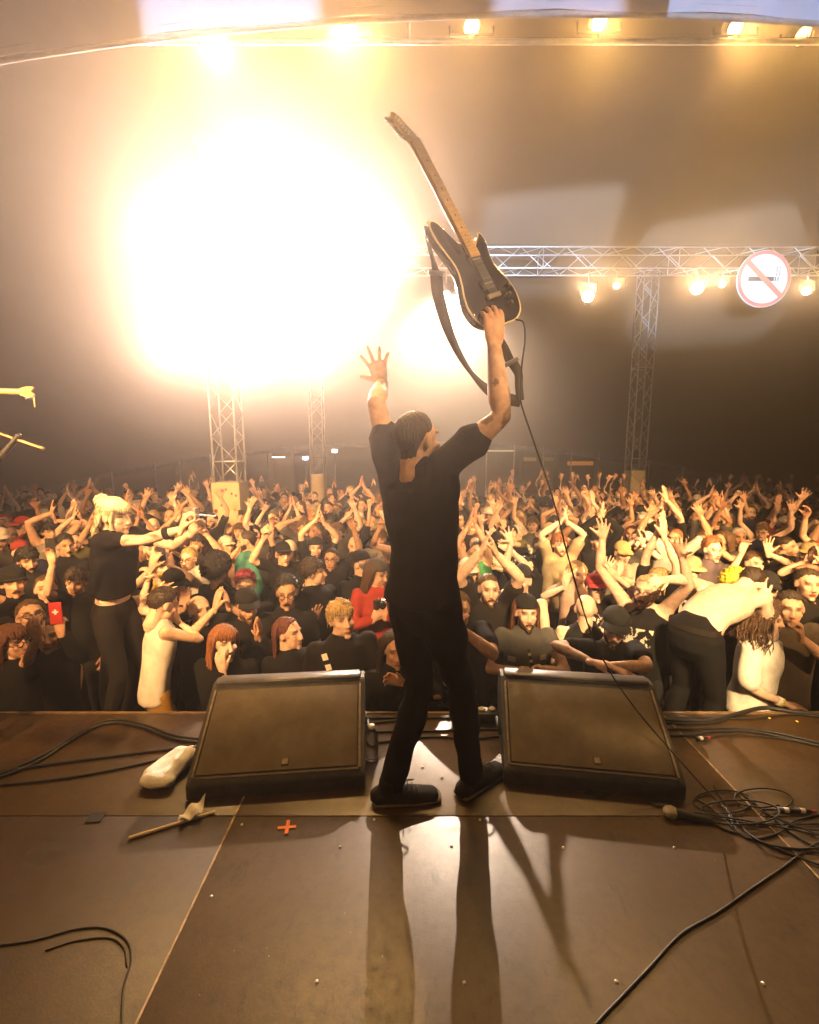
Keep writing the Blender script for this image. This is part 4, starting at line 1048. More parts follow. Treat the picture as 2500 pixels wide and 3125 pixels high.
def mid(label, px, py, **k): return person(label, px, py, **k)
h_beanie = mid('man in striped black beanie and black tee lettered DE, chin up', 42, 1782, H=1.80, rz=0.35, head=(0.5, -0.05, 0), hair=None, hat='beanie', beard=None, moustache='dark', skin='warm')
shirt_print(h_beanie, word_shape('DE', -0.10, 1.17, 0.075), (.7, .66, .55), 'lettering')
mid('long haired person in glasses and dark top facing along the stage edge', 40, 1962, H=1.62, rz=0.7, head=(0.75, 0, 0), hair='bob', haircol='auburn', glasses=True, skin='warm', headkind='f')
h_chin = mid('man in glasses resting his chin on his hand, looking up', 96, 1884, H=1.74, rz=0.5, head=(0.35, -0.35, 0), hair='short', haircol='brown', glasses=True, skin='warm', L=dict(px=(118, 1948, -0.20), wpole=(0.1, -0.3, -1), hand='relax', wfdir=(-.3, 0, 1), wpalm=(-.4, .9, 0)), sleeve=0.7)
mid('dark haired bearded man in open jacket looking down sideways', 85, 1712, H=1.82, rz=0.4, head=(0.6, 0.15, 0), hair='mop', haircol='black', beard='black', shirt=(.03, .028, .028), sleeve=1.5, plain=True, skin='warm')
mid('moustached man with slicked dark hair turned towards the singer', 200, 1668, H=1.80, rz=0.3, head=(0.7, 0, 0), hair='quiff', haircol='black', moustache='black', skin='tan', shirt=(.02, .02, .025))
mid('person in red cap and red t-shirt with back turned beside the lit pavilion', 72, 1606, H=1.84, rz=2.6, head=(0, 0, 0), hair='short', hat='cap_back', hatcol=(.35, .03, .02), shirt=(.32, .03, .02), plain=True, skin='tan')
mid('man with tousled hair behind the blonde woman, wearing a dark hoodie', 232, 1778, H=1.72, rz=0.2, head=(0.2, 0.1, 0.1), hair='mop', haircol='dark', sleeve=1.5, plain=True, shirt=(.018, .017, .016), skin='warm')
h_arm = mid('short haired person raising one bare arm with a phone beside the blonde woman', 140, 1800, H=1.70, rz=0.2, head=(0.5, -0.2, 0), hair='short', haircol='brown', skin='fair', Rr=dict(px=(160, 1722, -0.18), wpole=(-0.2, -0.2, -1), hand='curve', wfdir=(0, 0, 1), wpalm=(0, -1, 0)))
h_redphone = mid('person in dark jacket holding up a red phone case with a white cross', 150, 1945, H=1.60, rz=0.3, head=(0.2, -0.2, 0), hair='long', haircol='dark', headkind='f', skin='tan', sleeve=1.5, plain=True, shirt=(.016, .015, .014), Rr=dict(px=(188, 1940, -0.24), wpole=(0.8, 0, -1), hand='grip', wfdir=(-.1, 0, 1), wpalm=(0, 1, 0)))
mid('young man in dark rimmed glasses and dark jacket below the blonde woman', 408, 1912, H=1.64, rz=0.5, head=(0.5, 0.12, 0), hair='crop', haircol='brown', glasses=True, sleeve=1.5, plain=True, shirt=(.02, .017, .016), headkind='thin')
h_tank = mid('person in white tank top and ochre trousers clambering off the stage edge, back turned', 500, 1846, Y=3.02, H=1.60, rz=2.25, head=(0.2, 0.35, 0), hair='short', haircol='dark', shirt=(.60, .56, .50), plain=True, sleeve=0, trousercol=(.36, .19, .03), lean=(0.22, 0.05), L=dict(px=(548, 1900, 0.2), wpole=(1, 0, -.6), hand='relax'), Rr=dict(px=(470, 1815, 0.15), wpole=(-1, 0, -.6), hand='open'), hem=0.88, fat=.86)
shirt_print(h_tank, grid_shape(lambda u, v: ((u - .5) / .5) ** 2 + ((v - .5) / .5) ** 2 < 1, -0.13, 0.03, 1.0, 1.26, 26), (.015, .014, .013), 'dark_print', .005) if False else None
mid('moustached man in black cap looking along the crowd', 534, 1786, H=1.78, rz=0.5, head=(0.6, 0.1, 0), hair='short', hat='cap', moustache='dark', L=dict(px=(545, 1868, -0.25), hand='curve', wfdir=(.8, 0, .4)), Rr=dict(px=(560, 1858, -0.25), hand='flat', wfdir=(.2, 0, 1)), skin='fair', shirt=(.02, .02, .022))
h_clapup = mid('person clapping with bare forearms raised in front of the blonde woman', 500, 1800, H=1.68, rz=0.1, head=(0.2, 0.1, 0), hair='short', haircol='brown', hat='cap', hatcol=(.45, .30, .08), L=dict(px=(452, 1772, -0.2), wpole=(-.3, 0, -1), hand='flat', wfdir=(.5, 0, .8), wpalm=(1, 0, 0)), Rr=dict(px=(478, 1765, -0.2), wpole=(.6, 0, -1), hand='curve', wfdir=(-.6, 0, .8), wpalm=(-1, 0, 0)))
h_red = mid('ginger woman with long hair and blunt fringe, cheek on her hand', 686, 1965, H=1.62, rz=0.35, head=(0.45, -0.08, 0.05), hair='longfringe', haircol='ginger', headkind='f', skin='pale', sleeve=1.5, plain=True, shirt=(.015, .014, .014), L=dict(px=(680, 2050, -0.16), wpole=(-0.6, 0, -1), hand='relax', wfdir=(-.15, 0, 1), wpalm=(.2, .9, 0)))
rr_ = random.Random(3)
for (cx, cz) in ((0.05, 1.12), (0.11, 1.10), (-0.02, 1.08), (-0.10, 1.11), (0.08, 1.05)):
    shirt_print(h_red, grid_shape(lambda u, v: (u - .5) ** 2 + (v - .5) ** 2 < .1 + .12 * math.sin(5 * math.atan2(v - .5, u - .5)) ** 2, cx - .03, cx + .03, cz - .03, cz + .03, 14), (.42, .03, .02), 'flower_print')
mid('smiling woman with auburn hair tied back, black hoodie', 884, 1936, H=1.60, rz=0.6, head=(0.65, -0.1, 0.08), hair='longback', haircol='red', headkind='f', skin='fair', sleeve=1.5, plain=True, shirt=(.022, .02, .019))
h_blond = mid('heavy blond young man in black tee with pale dinosaur print and checkered strap', 1043, 1892, H=1.76, fat=1.2, rz=0.25, head=(0.35, -0.12, -0.05), hair='mop', haircol='blond', headkind='big', skin='fair', shirt=(.020, .016, .014), plain=True, sleeve=0.8, Rr=dict(px=(1120, 2165, -0.12), wpole=(0.7, 0.2, 0.4), hand='relax'))
shirt_print(h_blond, grid_shape(lambda u, v: ((u - .5) / .42) ** 2 + ((v - .55) / .30) ** 2 + .25 * math.sin(u * 17) * math.cos(v * 13) < 1, -0.02, 0.16, 1.17, 1.29, 26), (.70, .62, .46), 'pale_print')
shirt_print(h_blond, grid_shape(lambda u, v: ((u - .5) / .5) ** 2 + ((v - .2) / .7) ** 2 < 1 and math.sin(u * 31 + 3 * math.sin(v * 9)) > -.35, -0.07, 0.15, 1.08, 1.18, 30), (.17, .20, .07), 'green_print', .0045)
for k in range(7):
    q = k / 6; x, z = -0.15 + 0.12 * q, 1.40 - 0.36 * q
    shirt_print(h_blond, ([(x, z), (x + .035, z + .014), (x + .046, z - .022), (x + .011, z - .036)], [(0, 1, 2, 3)]), (.72, .68, .58) if True else BLK, 'strap_check', .006)
mid('man in dark baseball cap and black hoodie, hands pressed together at his chin', 752, 1852, H=1.72, rz=0.3, head=(0.4, 0.1, 0), hair='short', hat='cap', sleeve=1.5, plain=True, shirt=(.016, .015, .014), beard='brown', skin='tan', L=dict(px=(785, 1950, -0.22), wpole=(-.6, 0, -1), hand='flat', wfdir=(0, -.1, 1), wpalm=(1, 0, 0)), Rr=dict(px=(795, 1950, -0.22), wpole=(.6, 0, -1), hand='flat', wfdir=(0, -.1, 1), wpalm=(-1, 0, 0)))
mid('black haired man with glasses, moustache and patterned neckerchief', 876, 1812, H=1.78, rz=0.1, head=(0.1, 0.05, 0), hair='quiff', haircol='black', glasses=True, moustache='black', skin='tan', shirt=(.018, .017, .017), plain=True)
mid('dark haired man in profile with stubbly neck, black tee', 958, 1748, H=1.84, rz=0.9, head=(0.8, -0.05, 0), hair='mop', haircol='dark', skin='fair', L=dict(px=(960, 1900, -0.30), hand='open', wpole=(-1, 0, -.6), wfdir=(.2, -.2, 1)), shirt=(.016, .016, .016), plain=True)
mid('person with bright pink and red cropped hair', 750, 1790, H=1.74, rz=0.2, head=(0.1, 0.1, 0), hair='quiff', haircol='pink', skin='fair', shirt=(.02, .02, .02))
mid('person with big round dark afro hair seen from behind', 667, 1742, H=1.80, rz=2.8, hair='afro', haircol='black', shirt=(.03, .03, .03), plain=True, skin='brown')
h_plaid = mid('person in backward grey cap and red check shirt lifting a camera', 1150, 1752, H=1.80, rz=0.3, head=(0.9, 0.2, 0), hair='capped_long', haircol='brown', hat='cap_back', hatcol=(.08, .07, .07), shirt=(.34, .045, .03), plain=True, sleeve=1.5, L=dict(px=(1140, 1890, -0.3), wpole=(-.8, 0, -1), hand='curve', wfdir=(.5, 0, .8), wpalm=(.3, 1, 0)), Rr=dict(px=(1175, 1880, -0.3), wpole=(.8, 0, -1), hand='curve', wfdir=(-.3, 0, 1), wpalm=(0, 1, 0)))
mid('clean shaven man in black cap worn backwards, looking up sideways', 1104, 1722, H=1.80, rz=0.4, head=(0.7, -0.1, 0), hair='short', hat='cap_back', skin='fair', shirt=(.02, .02, .02))
mid('bald bearded man with shining head in the middle of the crowd', 1084, 1668, H=1.80, rz=0, head=(0.05, 0.05, 0), hair=None, beard='brown', skin='fair', headkind='big', shirt=(.025, .02, .02))
mid('bearded man in teal sweatshirt turned sideways by the stickered column', 752, 1652, H=1.86, rz=-1.0, head=(-0.4, 0.2, 0), hair='receding', haircol='dark', beard='dark', skin='tan', shirt=(.05, .19, .17), plain=True, sleeve=1.5)
mid('dark haired woman pressed to the stage edge behind the guitarist', 1205, 1985, H=1.60, rz=0.1, head=(0.2, 0, 0), hair='long', haircol='dark', headkind='f', skin='tan', Rr=dict(px=(1232, 2085, -0.2), hand='curve', wpole=(1, 0, -.4)), sleeve=1.5, plain=True, shirt=(.02, .018, .016))
h_big = mid('broad grinning man in dark tee clapping with raised forearms', 1492, 1800, H=1.84, fat=1.22, rz=0, head=(0.05, -0.05, 0), hair='crop', haircol='brown', beard='brown', headkind='smile', skin='fair', shirt=(.026, .020, .016), plain=True, L=dict(px=(1470, 1680, -0.22), wpole=(-1.0, 0, -.7), hand='flat', wfdir=(.35, 0, .9), wpalm=(1, 0, 0)), Rr=dict(px=(1515, 1690, -0.22), wpole=(1.0, 0, -.7), hand='flat', wfdir=(-.35, 0, .9), wpalm=(-1, 0, 0)))
h_owin = mid('heavy man in black tee lettered OWIN, hands pressed palm to palm', 1400, 1862, H=1.80, fat=1.25, rz=-0.1, head=(0.2, 0, 0), hair='short', haircol='brown', headkind='big', skin='tan', shirt=(.018, .016, .014), plain=True, L=dict(px=(1398, 1920, -0.28), wpole=(-1, 0, -.8), hand='flat', wfdir=(.1, 0, 1), wpalm=(1, 0, 0)), Rr=dict(px=(1412, 1922, -0.28), wpole=(1, 0, -.8), hand='flat', wfdir=(-.1, 0, 1), wpalm=(-1, 0, 0)))
shirt_print(h_owin, word_shape('OWIN', -0.10, 1.16, 0.045), (.40, .34, .24), 'lettering')
shirt_print(h_owin, grid_shape(lambda u, v: math.sin(u * 9) * math.sin(v * 7 + 1) + .5 * math.sin(u * 31 + v * 23) > .25, -0.13, 0.13, 1.0, 1.13, 30), (.10, .075, .04), 'faded_print', .0045)
h_capl = mid('stern long haired man in backward cap and patched denim vest', 1606, 1872, H=1.74, fat=1.05, rz=0.0, head=(0.02, -0.05, 0), hair='capped_long', haircol='auburn', hat='cap_back', headkind='m', beard='brown', skin='fair', shirt=(.085, .082, .075), plain=True, sleeve=0.35, L=dict(px=(1585, 2046, -0.26), wpole=(-1, 0.2, -.4), hand='fist', wfdir=(.4, -.5, .2)), Rr=dict(px=(1640, 2040, -0.26), wpole=(1, 0.2, -.4), hand='relax', wfdir=(-.4, -.5, .1)))
for k in range(9):
    q = k / 8; shirt_print(h_capl, ([(-.02 + .045 * q, 1.36 - .20 * q), (.0 + .045 * q, 1.365 - .20 * q), (.004 + .045 * q, 1.35 - .20 * q), (-.016 + .045 * q, 1.345 - .20 * q)], [(0, 1, 2, 3)]), (.6, .56, .46) if k % 2 else BLK, 'lanyard_check', .006)
for (x, z, w, hh) in ((-.12, 1.28, .05, .04), (.11, 1.22, .06, .035), (-.11, 1.18, .045, .03), (.10, 1.30, .05, .04)):
    shirt_print(h_capl, ([(x - w / 2, z - hh / 2), (x + w / 2, z - hh / 2), (x + w / 2, z + hh / 2), (x - w / 2, z + hh / 2)], [(0, 1, 2, 3)]), (.45, .38, .24), 'patch', .006)
h_lean = mid('bearded man in black cap leaning over the floor monitor, finger pointing', 1876, 1916, H=1.76, rz=0.0, head=(-0.35, 0.1, 0.1), lean=(0.12, 0), hair='short', hat='cap', beard='dark', headkind='shout', skin='fair', shirt=(.014, .013, .013), plain=True, L=dict(px=(1810, 2022, -0.34), wpole=(-1.0, 0.1, 0.2), hand='relax', wfdir=(.9, -.1, -.12), wpalm=(0, 0, -1)), Rr=dict(px=(1862, 2032, -0.36), wpole=(1, 0.2, -.1), hand='point', wfdir=(.6, -.3, -.2), wpalm=(0, 0, -1)))
mid('bald man seen from behind, bare shoulders, beside the black cap', 1787, 1860, H=1.70, rz=2.9, hair=None, skin='fair', shirt=(.02, .02, .02), sleeve=0, plain=True)
h_tan = mid('man in beige open shirt with both arms raised clapping overhead', 1709, 1664, H=1.82, rz=0, head=(0, -0.05, 0), hair='mop', haircol='ginger', beard='ginger', skin='pale', shirt=(.36, .29, .18), plain=True, loose=.008, L=dict(px=(1712, 1590, -0.15), wpole=(-1, 0, -.2), hand='flat', wfdir=(.25, 0, 1), wpalm=(1, 0, 0)), Rr=dict(px=(1730, 1592, -0.15), wpole=(1, 0, -.2), hand='flat', wfdir=(-.25, 0, 1), wpalm=(-1, 0, 0)))
h_hands = mid('dark haired woman whose pale crossed arms reach up beside the guitarist', 1606, 1738, H=1.70, rz=0.1, head=(0.3, 0, 0), hair='long', haircol='black', headkind='f', skin='pale', shirt=(.02, .02, .02), L=dict(px=(1560, 1655, -0.25), wpole=(-.4, 0, -1), hand='splay', wfdir=(-.3, 0, .8)), Rr=dict(px=(1548, 1668, -0.25), wpole=(1, 0, -.8), hand='flat', wfdir=(-.7, 0, .5)))
h_hood = mid('bearded man in black hoodie with hands joined above his hood', 1826, 1652, H=1.84, rz=0, head=(0, 0, 0), hair='beanie' if False else 'short', hat='beanie', haircol='brown', beard='ginger', skin='fair', shirt=(.012, .012, .012), plain=True, sleeve=1.5, L=dict(px=(1826, 1578, -0.15), wpole=(-1, 0, -.3), hand='flat', wfdir=(.2, 0, 1), wpalm=(1, 0, 0)), Rr=dict(px=(1840, 1578, -0.15), wpole=(1, 0, -.3), hand='flat', wfdir=(-.2, 0, 1), wpalm=(-1, 0, 0)))
mid('short haired person in bright green vest beside the guitarist, arm up', 1458, 1682, H=1.76, rz=0, head=(0, 0, 0), hair='crop', haircol='dark', skin='warm', shirt=(.06, .26, .10), plain=True, sleeve=0, L=dict(px=(1432, 1600, -0.2), wpole=(-1, 0, -.5), hand='flat', wfdir=(.2, 0, 1), wpalm=(1, 0, 0)), Rr=dict(px=(1450, 1600, -0.2), wpole=(.6, 0, -1), hand='flat', wfdir=(-.1, 0, 1), wpalm=(-1, 0, 0)))
mid('smiling blonde woman in pale top behind the hanging cable', 1762, 1752, H=1.68, rz=0.1, head=(0.1, 0.05, 0), hair='long', haircol='blond', headkind='f', skin='pale', shirt=(.45, .30, .24), plain=True, L=dict(px=(1725, 1790, -0.25), hand='flat', wfdir=(.1, 0, 1), wpalm=(0, -1, 0)))
mid('person in red visor cap and sunglasses', 1818, 1798, H=1.68, rz=0, head=(0, -0.1, 0), hair='short', hat='cap', hatcol=(.40, .04, .05), glasses=True, skin='fair', shirt=(.03, .02, .02), Rr=dict(px=(1880, 1760, -0.2), hand='open', wpole=(1, 0, -.6)))
h_curly = mid('woman with big curly brown hair and white tee leaning her arm on the stage', 2338, 1892, base=-1.2, H=1.72, rz=0.55, head=(0.45, 0.05, 0.08), lean=(0.10, -0.05), hair='curly', haircol='brown', headkind='f', skin='fair', shirt=(.78, .74, .66), plain=True, sleeve=0.9, loose=.012, L=dict(px=(2395, 2148, -0.20), wpole=(-1.0, 0.1, -.5), hand='relax', wfdir=(.9, -.15, -.1), wpalm=(0, 0, -1)))
band(h_curly, -1, 0.10, (.62, .50, .12)); band(h_curly, -1, 0.18, (.75, .7, .6))
mid('man in black cap with white embroidery and sunglasses', 2338, 1796, H=1.80, rz=-0.1, head=(-0.3, 0.0, 0.05), hair='short', haircol='ginger', hat='cap', glasses=True, skin='fair', shirt=(.014, .014, .014))
mid('dark haired man with wary eyes, fist raised near his mouth', 2412, 1858, H=1.78, rz=-0.2, head=(-0.3, 0, 0), hair='short', haircol='dark', skin='warm', shirt=(.07, .055, .04), plain=True, Rr=dict(px=(2444, 1945, -0.26), wpole=(1, 0, -.8), hand='fist', wfdir=(-.2, 0, 1), wpalm=(-1, .3, 0)))
mid('shouting man with short dark hair and open mouth', 2466, 1784, H=1.84, rz=-0.2, head=(-0.1, -0.05, 0), hair='short', haircol='dark', headkind='shout', skin='warm', shirt=(.018, .017, .016))
mid('person with cropped yellow dyed hair, face hidden behind a hand', 2246, 1796, H=1.80, rz=0.5, head=(0.6, 0.25, 0), hair='mohawk', haircol='yellow', skin='fair', shirt=(.016, .016, .016), L=dict(px=(2228, 1838, -0.16), wpole=(-.3, 0, -1), hand='open', wfdir=(.9, 0, .1), wpalm=(0, 1, 0)))
mid('ginger man in faded purple tee standing tall in the crowd', 2175, 1680, H=1.86, rz=0, head=(0, 0, 0), hair='quiff', haircol='ginger', skin='pale', shirt=(.085, .065, .075), plain=True, neck=1.2)
h_tancap = mid('man in tan cap holding both open palms forward', 1900, 1690, H=1.76, rz=0, head=(0, 0.1, 0), hair='short', hat='cap', hatcol=(.42, .30, .14), skin='pale', shirt=(.30, .25, .20), L=dict(px=(1850, 1745, -0.3), wpole=(-1, 0, -.8), hand='open', wfdir=(.3, 0, 1)), Rr=dict(px=(1890, 1760, -0.3), wpole=(1, 0, -.8), hand='flat', wfdir=(0, 0, 1)))
mid('man in tan flat cap with pointed fingers at his mouth', 2470, 1690, H=1.80, rz=-0.5, head=(-0.5, 0.1, 0), hair='short', haircol='brown', hat='flatcap', hatcol=(.36, .26, .13), skin='fair', shirt=(.03, .028, .026), plain=True, L=dict(px=(2440, 1740, -0.28), wpole=(-1, 0, -.8), hand='horns', wfdir=(.1, 0, 1)))
mid('person in black tee raising a banded wrist and tattooed open hand', 2300, 1720, H=1.74, rz=0, head=(0.1, 0, 0), hair='short', haircol='brown', skin='fair', tattoo=.6, Rr=dict(px=(2345, 1690, -0.15), wpole=(1, 0, -.8), hand='open', wfdir=(-.15, 0, 1)), L=dict(px=(2262, 1690, -0.2), wpole=(-.5, 0, -1), hand='curve', wfdir=(.2, 0, 1)))
# ================================================================== the standing crowd
POSES = {
 'idle': ('with arms down', dict()),
 'idle2': ('with folded hands', dict(L=dict(t=(-.06, -.26, 1.08), hand='relax', palm=(1, 0, 0)), Rr=dict(t=(.05, -.28, 1.06), hand='relax', palm=(-1, 0, 0)))),
 'claphigh': ('clapping with both hands overhead', dict(L=dict(t=(-.035, -.10, 1.93), pole=(-1, 0, -.2), hand='flat', palm=(1, 0, 0), fdir=(.22, 0, 1)), Rr=dict(t=(.035, -.10, 1.93), pole=(1, 0, -.2), hand='flat', palm=(-1, 0, 0), fdir=(-.22, 0, 1)))),
 'claphigh2': ('with palms joined high above the head', dict(L=dict(t=(-.03, -.06, 1.90), pole=(-1, -.2, 0), hand='flat', palm=(1, 0, 0), fdir=(.12, 0, 1)), Rr=dict(t=(.03, -.06, 1.90), pole=(1, -.2, 0), hand='flat', palm=(-1, 0, 0), fdir=(-.12, 0, 1)))),
 'clapface': ('clapping in front of the face', dict(L=dict(t=(-.04, -.32, 1.62), pole=(-1, 0, -.8), hand='flat', palm=(1, 0, 0), fdir=(.25, -.1, 1)), Rr=dict(t=(.04, -.32, 1.62), pole=(1, 0, -.8), hand='flat', palm=(-1, 0, 0), fdir=(-.25, -.1, 1)))),
 'clapchest': ('clapping at chest height', dict(L=dict(t=(-.04, -.34, 1.36), pole=(-1, .2, -.8), hand='flat', palm=(1, 0, 0), fdir=(.2, -.4, 1)), Rr=dict(t=(.04, -.34, 1.36), pole=(1, .2, -.8), hand='flat', palm=(-1, 0, 0), fdir=(-.2, -.4, 1)))),
 'veearms': ('with both arms spread high', dict(L=dict(t=(-.30, -.12, 1.96), pole=(-1, .2, -.3), hand='open'), Rr=dict(t=(.28, -.16, 1.95), pole=(1, .2, -.3), hand='open'))),
 'onearm': ('waving one open hand overhead', dict(L=dict(t=(-.22, -.16, 1.98), pole=(-1, .1, -.5), hand='open'))),
 'fist': ('punching a fist into the air', dict(L=dict(t=(-.20, -.18, 1.96), pole=(-1, .1, -.5), hand='fist', palm=(0, -1, 0)))),
 'horns': ('throwing up the horns', dict(L=dict(t=(-.24, -.2, 1.80), pole=(-1, .1, -.8), hand='horns', palm=(0, -1, 0)), Rr=dict(t=(.10, -.3, 1.2), hand='relax'))),
 'phone': ('filming on a raised phone', dict(L=dict(t=(-.06, -.36, 1.60), pole=(-1, 0, -.9), hand='curve', palm=(.6, .7, 0), fdir=(.25, -.1, 1)), Rr=dict(t=(.06, -.36, 1.60), pole=(1, 0, -.9), hand='curve', palm=(-.6, .7, 0), fdir=(-.25, -.1, 1)))),
 'hairhands': ('with hands on head', dict(L=dict(t=(-.13, -.02, 1.72), pole=(-1, -.2, .2), hand='relax', palm=(.6, .2, -.6), fdir=(.8, .2, .4)), Rr=dict(t=(.13, -.02, 1.72), pole=(1, -.2, .2), hand='relax', palm=(-.6, .2, -.6), fdir=(-.8, .2, .4)))),
 'palmface': ('with one hand near the mouth', dict(L=dict(t=(-.08, -.22, 1.42), pole=(-1, .1, -.9), hand='curve', palm=(.3, .8, 0), fdir=(.15, .1, 1)))),
}
PROTO = {}
VAR = [dict(H=1.76, headkind='m', head=(0.1, -.05, 0), fat=1.0), dict(H=1.66, headkind='f', head=(-.25, -.02, .05), fat=.92), dict(H=1.80, headkind='big', head=(.3, 0, -.05), fat=1.16), dict(H=1.74, headkind='smile', head=(-.1, -.1, .03), fat=1.0), dict(H=1.78, headkind='thin', head=(.45, .05, 0), fat=.94)]
pi = 0
for pn, (phrase, kw) in POSES.items():
    for rep in range(2):
        v = VAR[pi % len(VAR)]; pi += 1
        jr = random.Random(pi * 7); kw = {k_: dict(A_, t=tuple(c_ + jr.gauss(0, .035) for c_ in A_['t'])) for k_, A_ in kw.items()}
        if rep and pn in ('onearm', 'fist', 'veearms', 'idle', 'palmface'):
            kw = dict(kw); kw.setdefault('Rr', dict(t=(.16, -.30 + jr.gauss(0, .04), 1.15 + jr.gauss(0, .12)), hand='relax', pole=(1, .2, -.7)))
            if pn == 'onearm': kw['L']['hand'] = 'curve'; kw['L']['fdir'] = (.4, -.3, 1)
        v = dict(v, lean=(jr.gauss(0.03, .05), jr.gauss(0, .06)), twist=jr.gauss(0, .18))
        B = figure(vox=0.020, hvox=0.0090, handvox=0.0078, legvox=0.045, seed=40 + pi, sleeve=[0.62, 0.7, 0.0, 1.5, 0.62, 0.8][pi % 6] if rep else 0.65, hem=0.86, shoes=False, **v, **kw)
        me = body_mesh('body', B, True); sm = mkmesh('shirt', *B['shirt']); sm.materials.append(M_CLOTH)
        Mx = Matrix.Scale(-1, 4, (1, 0, 0))
        for mir in (0, 1):
            PROTO.setdefault(pn, []).append(dict(body=me, shirt=sm, mir=Mx if mir else Matrix.Identity(4), HM=Mx @ B['HM'] @ Mx if mir else B['HM'], hand={-s_: Vector((-p_.x, p_.y, p_.z)) for s_, p_ in B['hand'].items()} if mir else B['hand'], fem=v['headkind'] == 'f'))
SHIRTS = [('black', (.008, .0075, .0075), 62), ('charcoal', (.045, .042, .04), 10), ('white', (.62, .58, .52), 6), ('grey', (.17, .16, .15), 6), ('red', (.32, .03, .025), 4), ('navy', (.02, .025, .06), 4), ('olive', (.09, .085, .03), 3), ('beige', (.38, .29, .18), 3), ('burgundy', (.12, .02, .025), 3), ('pale pink', (.50, .30, .26), 2)]
HAIRS_M = [('short', 'dark', 'short dark hair'), ('short', 'brown', 'short brown hair'), ('crop', 'dark', 'cropped dark hair'), ('quiff', 'black', 'swept black hair'), ('mop', 'brown', 'shaggy brown hair'), ('receding', 'brown', 'receding brown hair'), (None, None, 'bald head'), ('mop', 'black', 'shaggy black hair'), ('short', 'blond', 'short blond hair'), ('long', 'brown', 'long brown hair'), ('crop', 'ginger', 'cropped ginger hair'), ('short', 'grey', 'short grey hair')]
HAIRS_F = [('long', 'dark', 'long dark hair'), ('long', 'blond', 'long blond hair'), ('longfringe', 'brown', 'long brown fringe'), ('bob', 'black', 'black bob'), ('longback', 'brown', 'brown hair tied back'), ('long', 'red', 'long red hair')]
CAPS = [('cap', (.016, .016, .016), 'black cap'), ('cap', (.55, .50, .42), 'white cap'), ('cap_back', (.02, .02, .02), 'backward black cap'), ('cap', (.14, .12, .10), 'grey cap'), ('beanie', (.02, .02, .02), 'black beanie'), ('cap_back', (.25, .04, .03), 'backward red cap'), ('bucket', (.30, .24, .14), 'beige bucket hat')]
phone_me = MB().box((0, 0, 0), (0.074, 0.009, 0.150)).mesh('phone')
def make_phone(p, rz, label, col=(.02, .02, .022), land=False):
    r_ = empty('phone', p, rz); tag(r_, label, 'phone', 'phones held up in the crowd')
    M = Matrix.Rotation(R(90), 4, 'Y') if land else Matrix.Identity(4)
    o = MB().box((0, 0, 0), (0.074, 0.009, 0.150)).build('case', None, r_, bevel=0.004, matrix=M); o.data.materials.append(M_PLAIN); o.color = (*col, 1)
    o = MB().box((0, 0.0055, 0), (0.066, 0.002, 0.140)).build('screen', emit('phone_screen', (.6, .7, .9), 0.6), r_, matrix=M)
    o = MB().box((-.020, -0.0055, 0.052), (0.022, 0.003, 0.030)).build('camera_bump', M_BLACK, r_, matrix=M)
    return r_
SHORT = {'idle': 'arms down', 'idle2': 'hands folded', 'claphigh': 'clapping overhead', 'claphigh2': 'palms joined overhead', 'clapface': 'clapping by face', 'clapchest': 'clapping at chest', 'veearms': 'arms spread high', 'onearm': 'waving one hand', 'fist': 'fist in air', 'horns': 'throwing horns', 'phone': 'filming by phone', 'hairhands': 'hands on head', 'palmface': 'hand at mouth'}
SKL = ['fair', 'fair', 'pale', 'warm', 'warm', 'tan', 'fair', 'brown']
crng = random.Random(77)
cand = []
y = 3.30
while y < 12.6:
    w = 0.93 * y + 0.5; step = 0.47 + 0.008 * y; x = -w + crng.uniform(0, .4)
    while x < w:
        X, Yc = x + crng.uniform(-.13, .13), y + crng.uniform(-.16, .16)
        d2 = min(((X - a) ** 2 + (Yc - b) ** 2) for a, b in OCC)
        if d2 > 0.36 ** 2 and Yc > 2.86 and not (abs(X + 3.08) < .45 and abs(Yc - 8) < .45) and not (abs(X - 6.5) < .4 and abs(Yc - 13) < .4): cand.append((X, Yc))
        x += step * crng.uniform(.85, 1.2)
    y += 0.50 + 0.007 * y
cand.sort(key=lambda c: c[1])
def pick_pose(px, Y):
    r = crng.random(); right = px > 1300
    if right:
        tab = [('claphigh', .13), ('claphigh2', .09), ('clapface', .16), ('veearms', .09), ('onearm', .10), ('fist', .07), ('phone', .05), ('clapchest', .06), ('hairhands', .02), ('horns', .04), ('idle', .09), ('palmface', .03), ('idle2', .02)]
    else:
        tab = [('claphigh', .06), ('claphigh2', .05), ('clapface', .10), ('veearms', .03), ('onearm', .06), ('fist', .03), ('phone', .05), ('clapchest', .14), ('hairhands', .02), ('horns', .04), ('idle', .28), ('palmface', .06), ('idle2', .08)]
    if Y < 4.4: tab = [(n_, w_ * (.35 if n_ in ('claphigh', 'claphigh2', 'veearms', 'onearm', 'fist') else 1)) for n_, w_ in tab]
    t = sum(w for _, w in tab); a = 0; r *= t
    for n_, w_ in tab:
        a += w_
        if r < a: return n_
    return 'idle'
def row_phrase(X, Y):
    side = ', sign side' if X > 3.4 else (', column side' if X < -2.6 else '')
    return ('near stage' if Y < 4.6 else 'mid crowd' if Y < 7.5 else 'far back') + side
N_IND = 300 - len(OCC)
nphones = 0
far = []
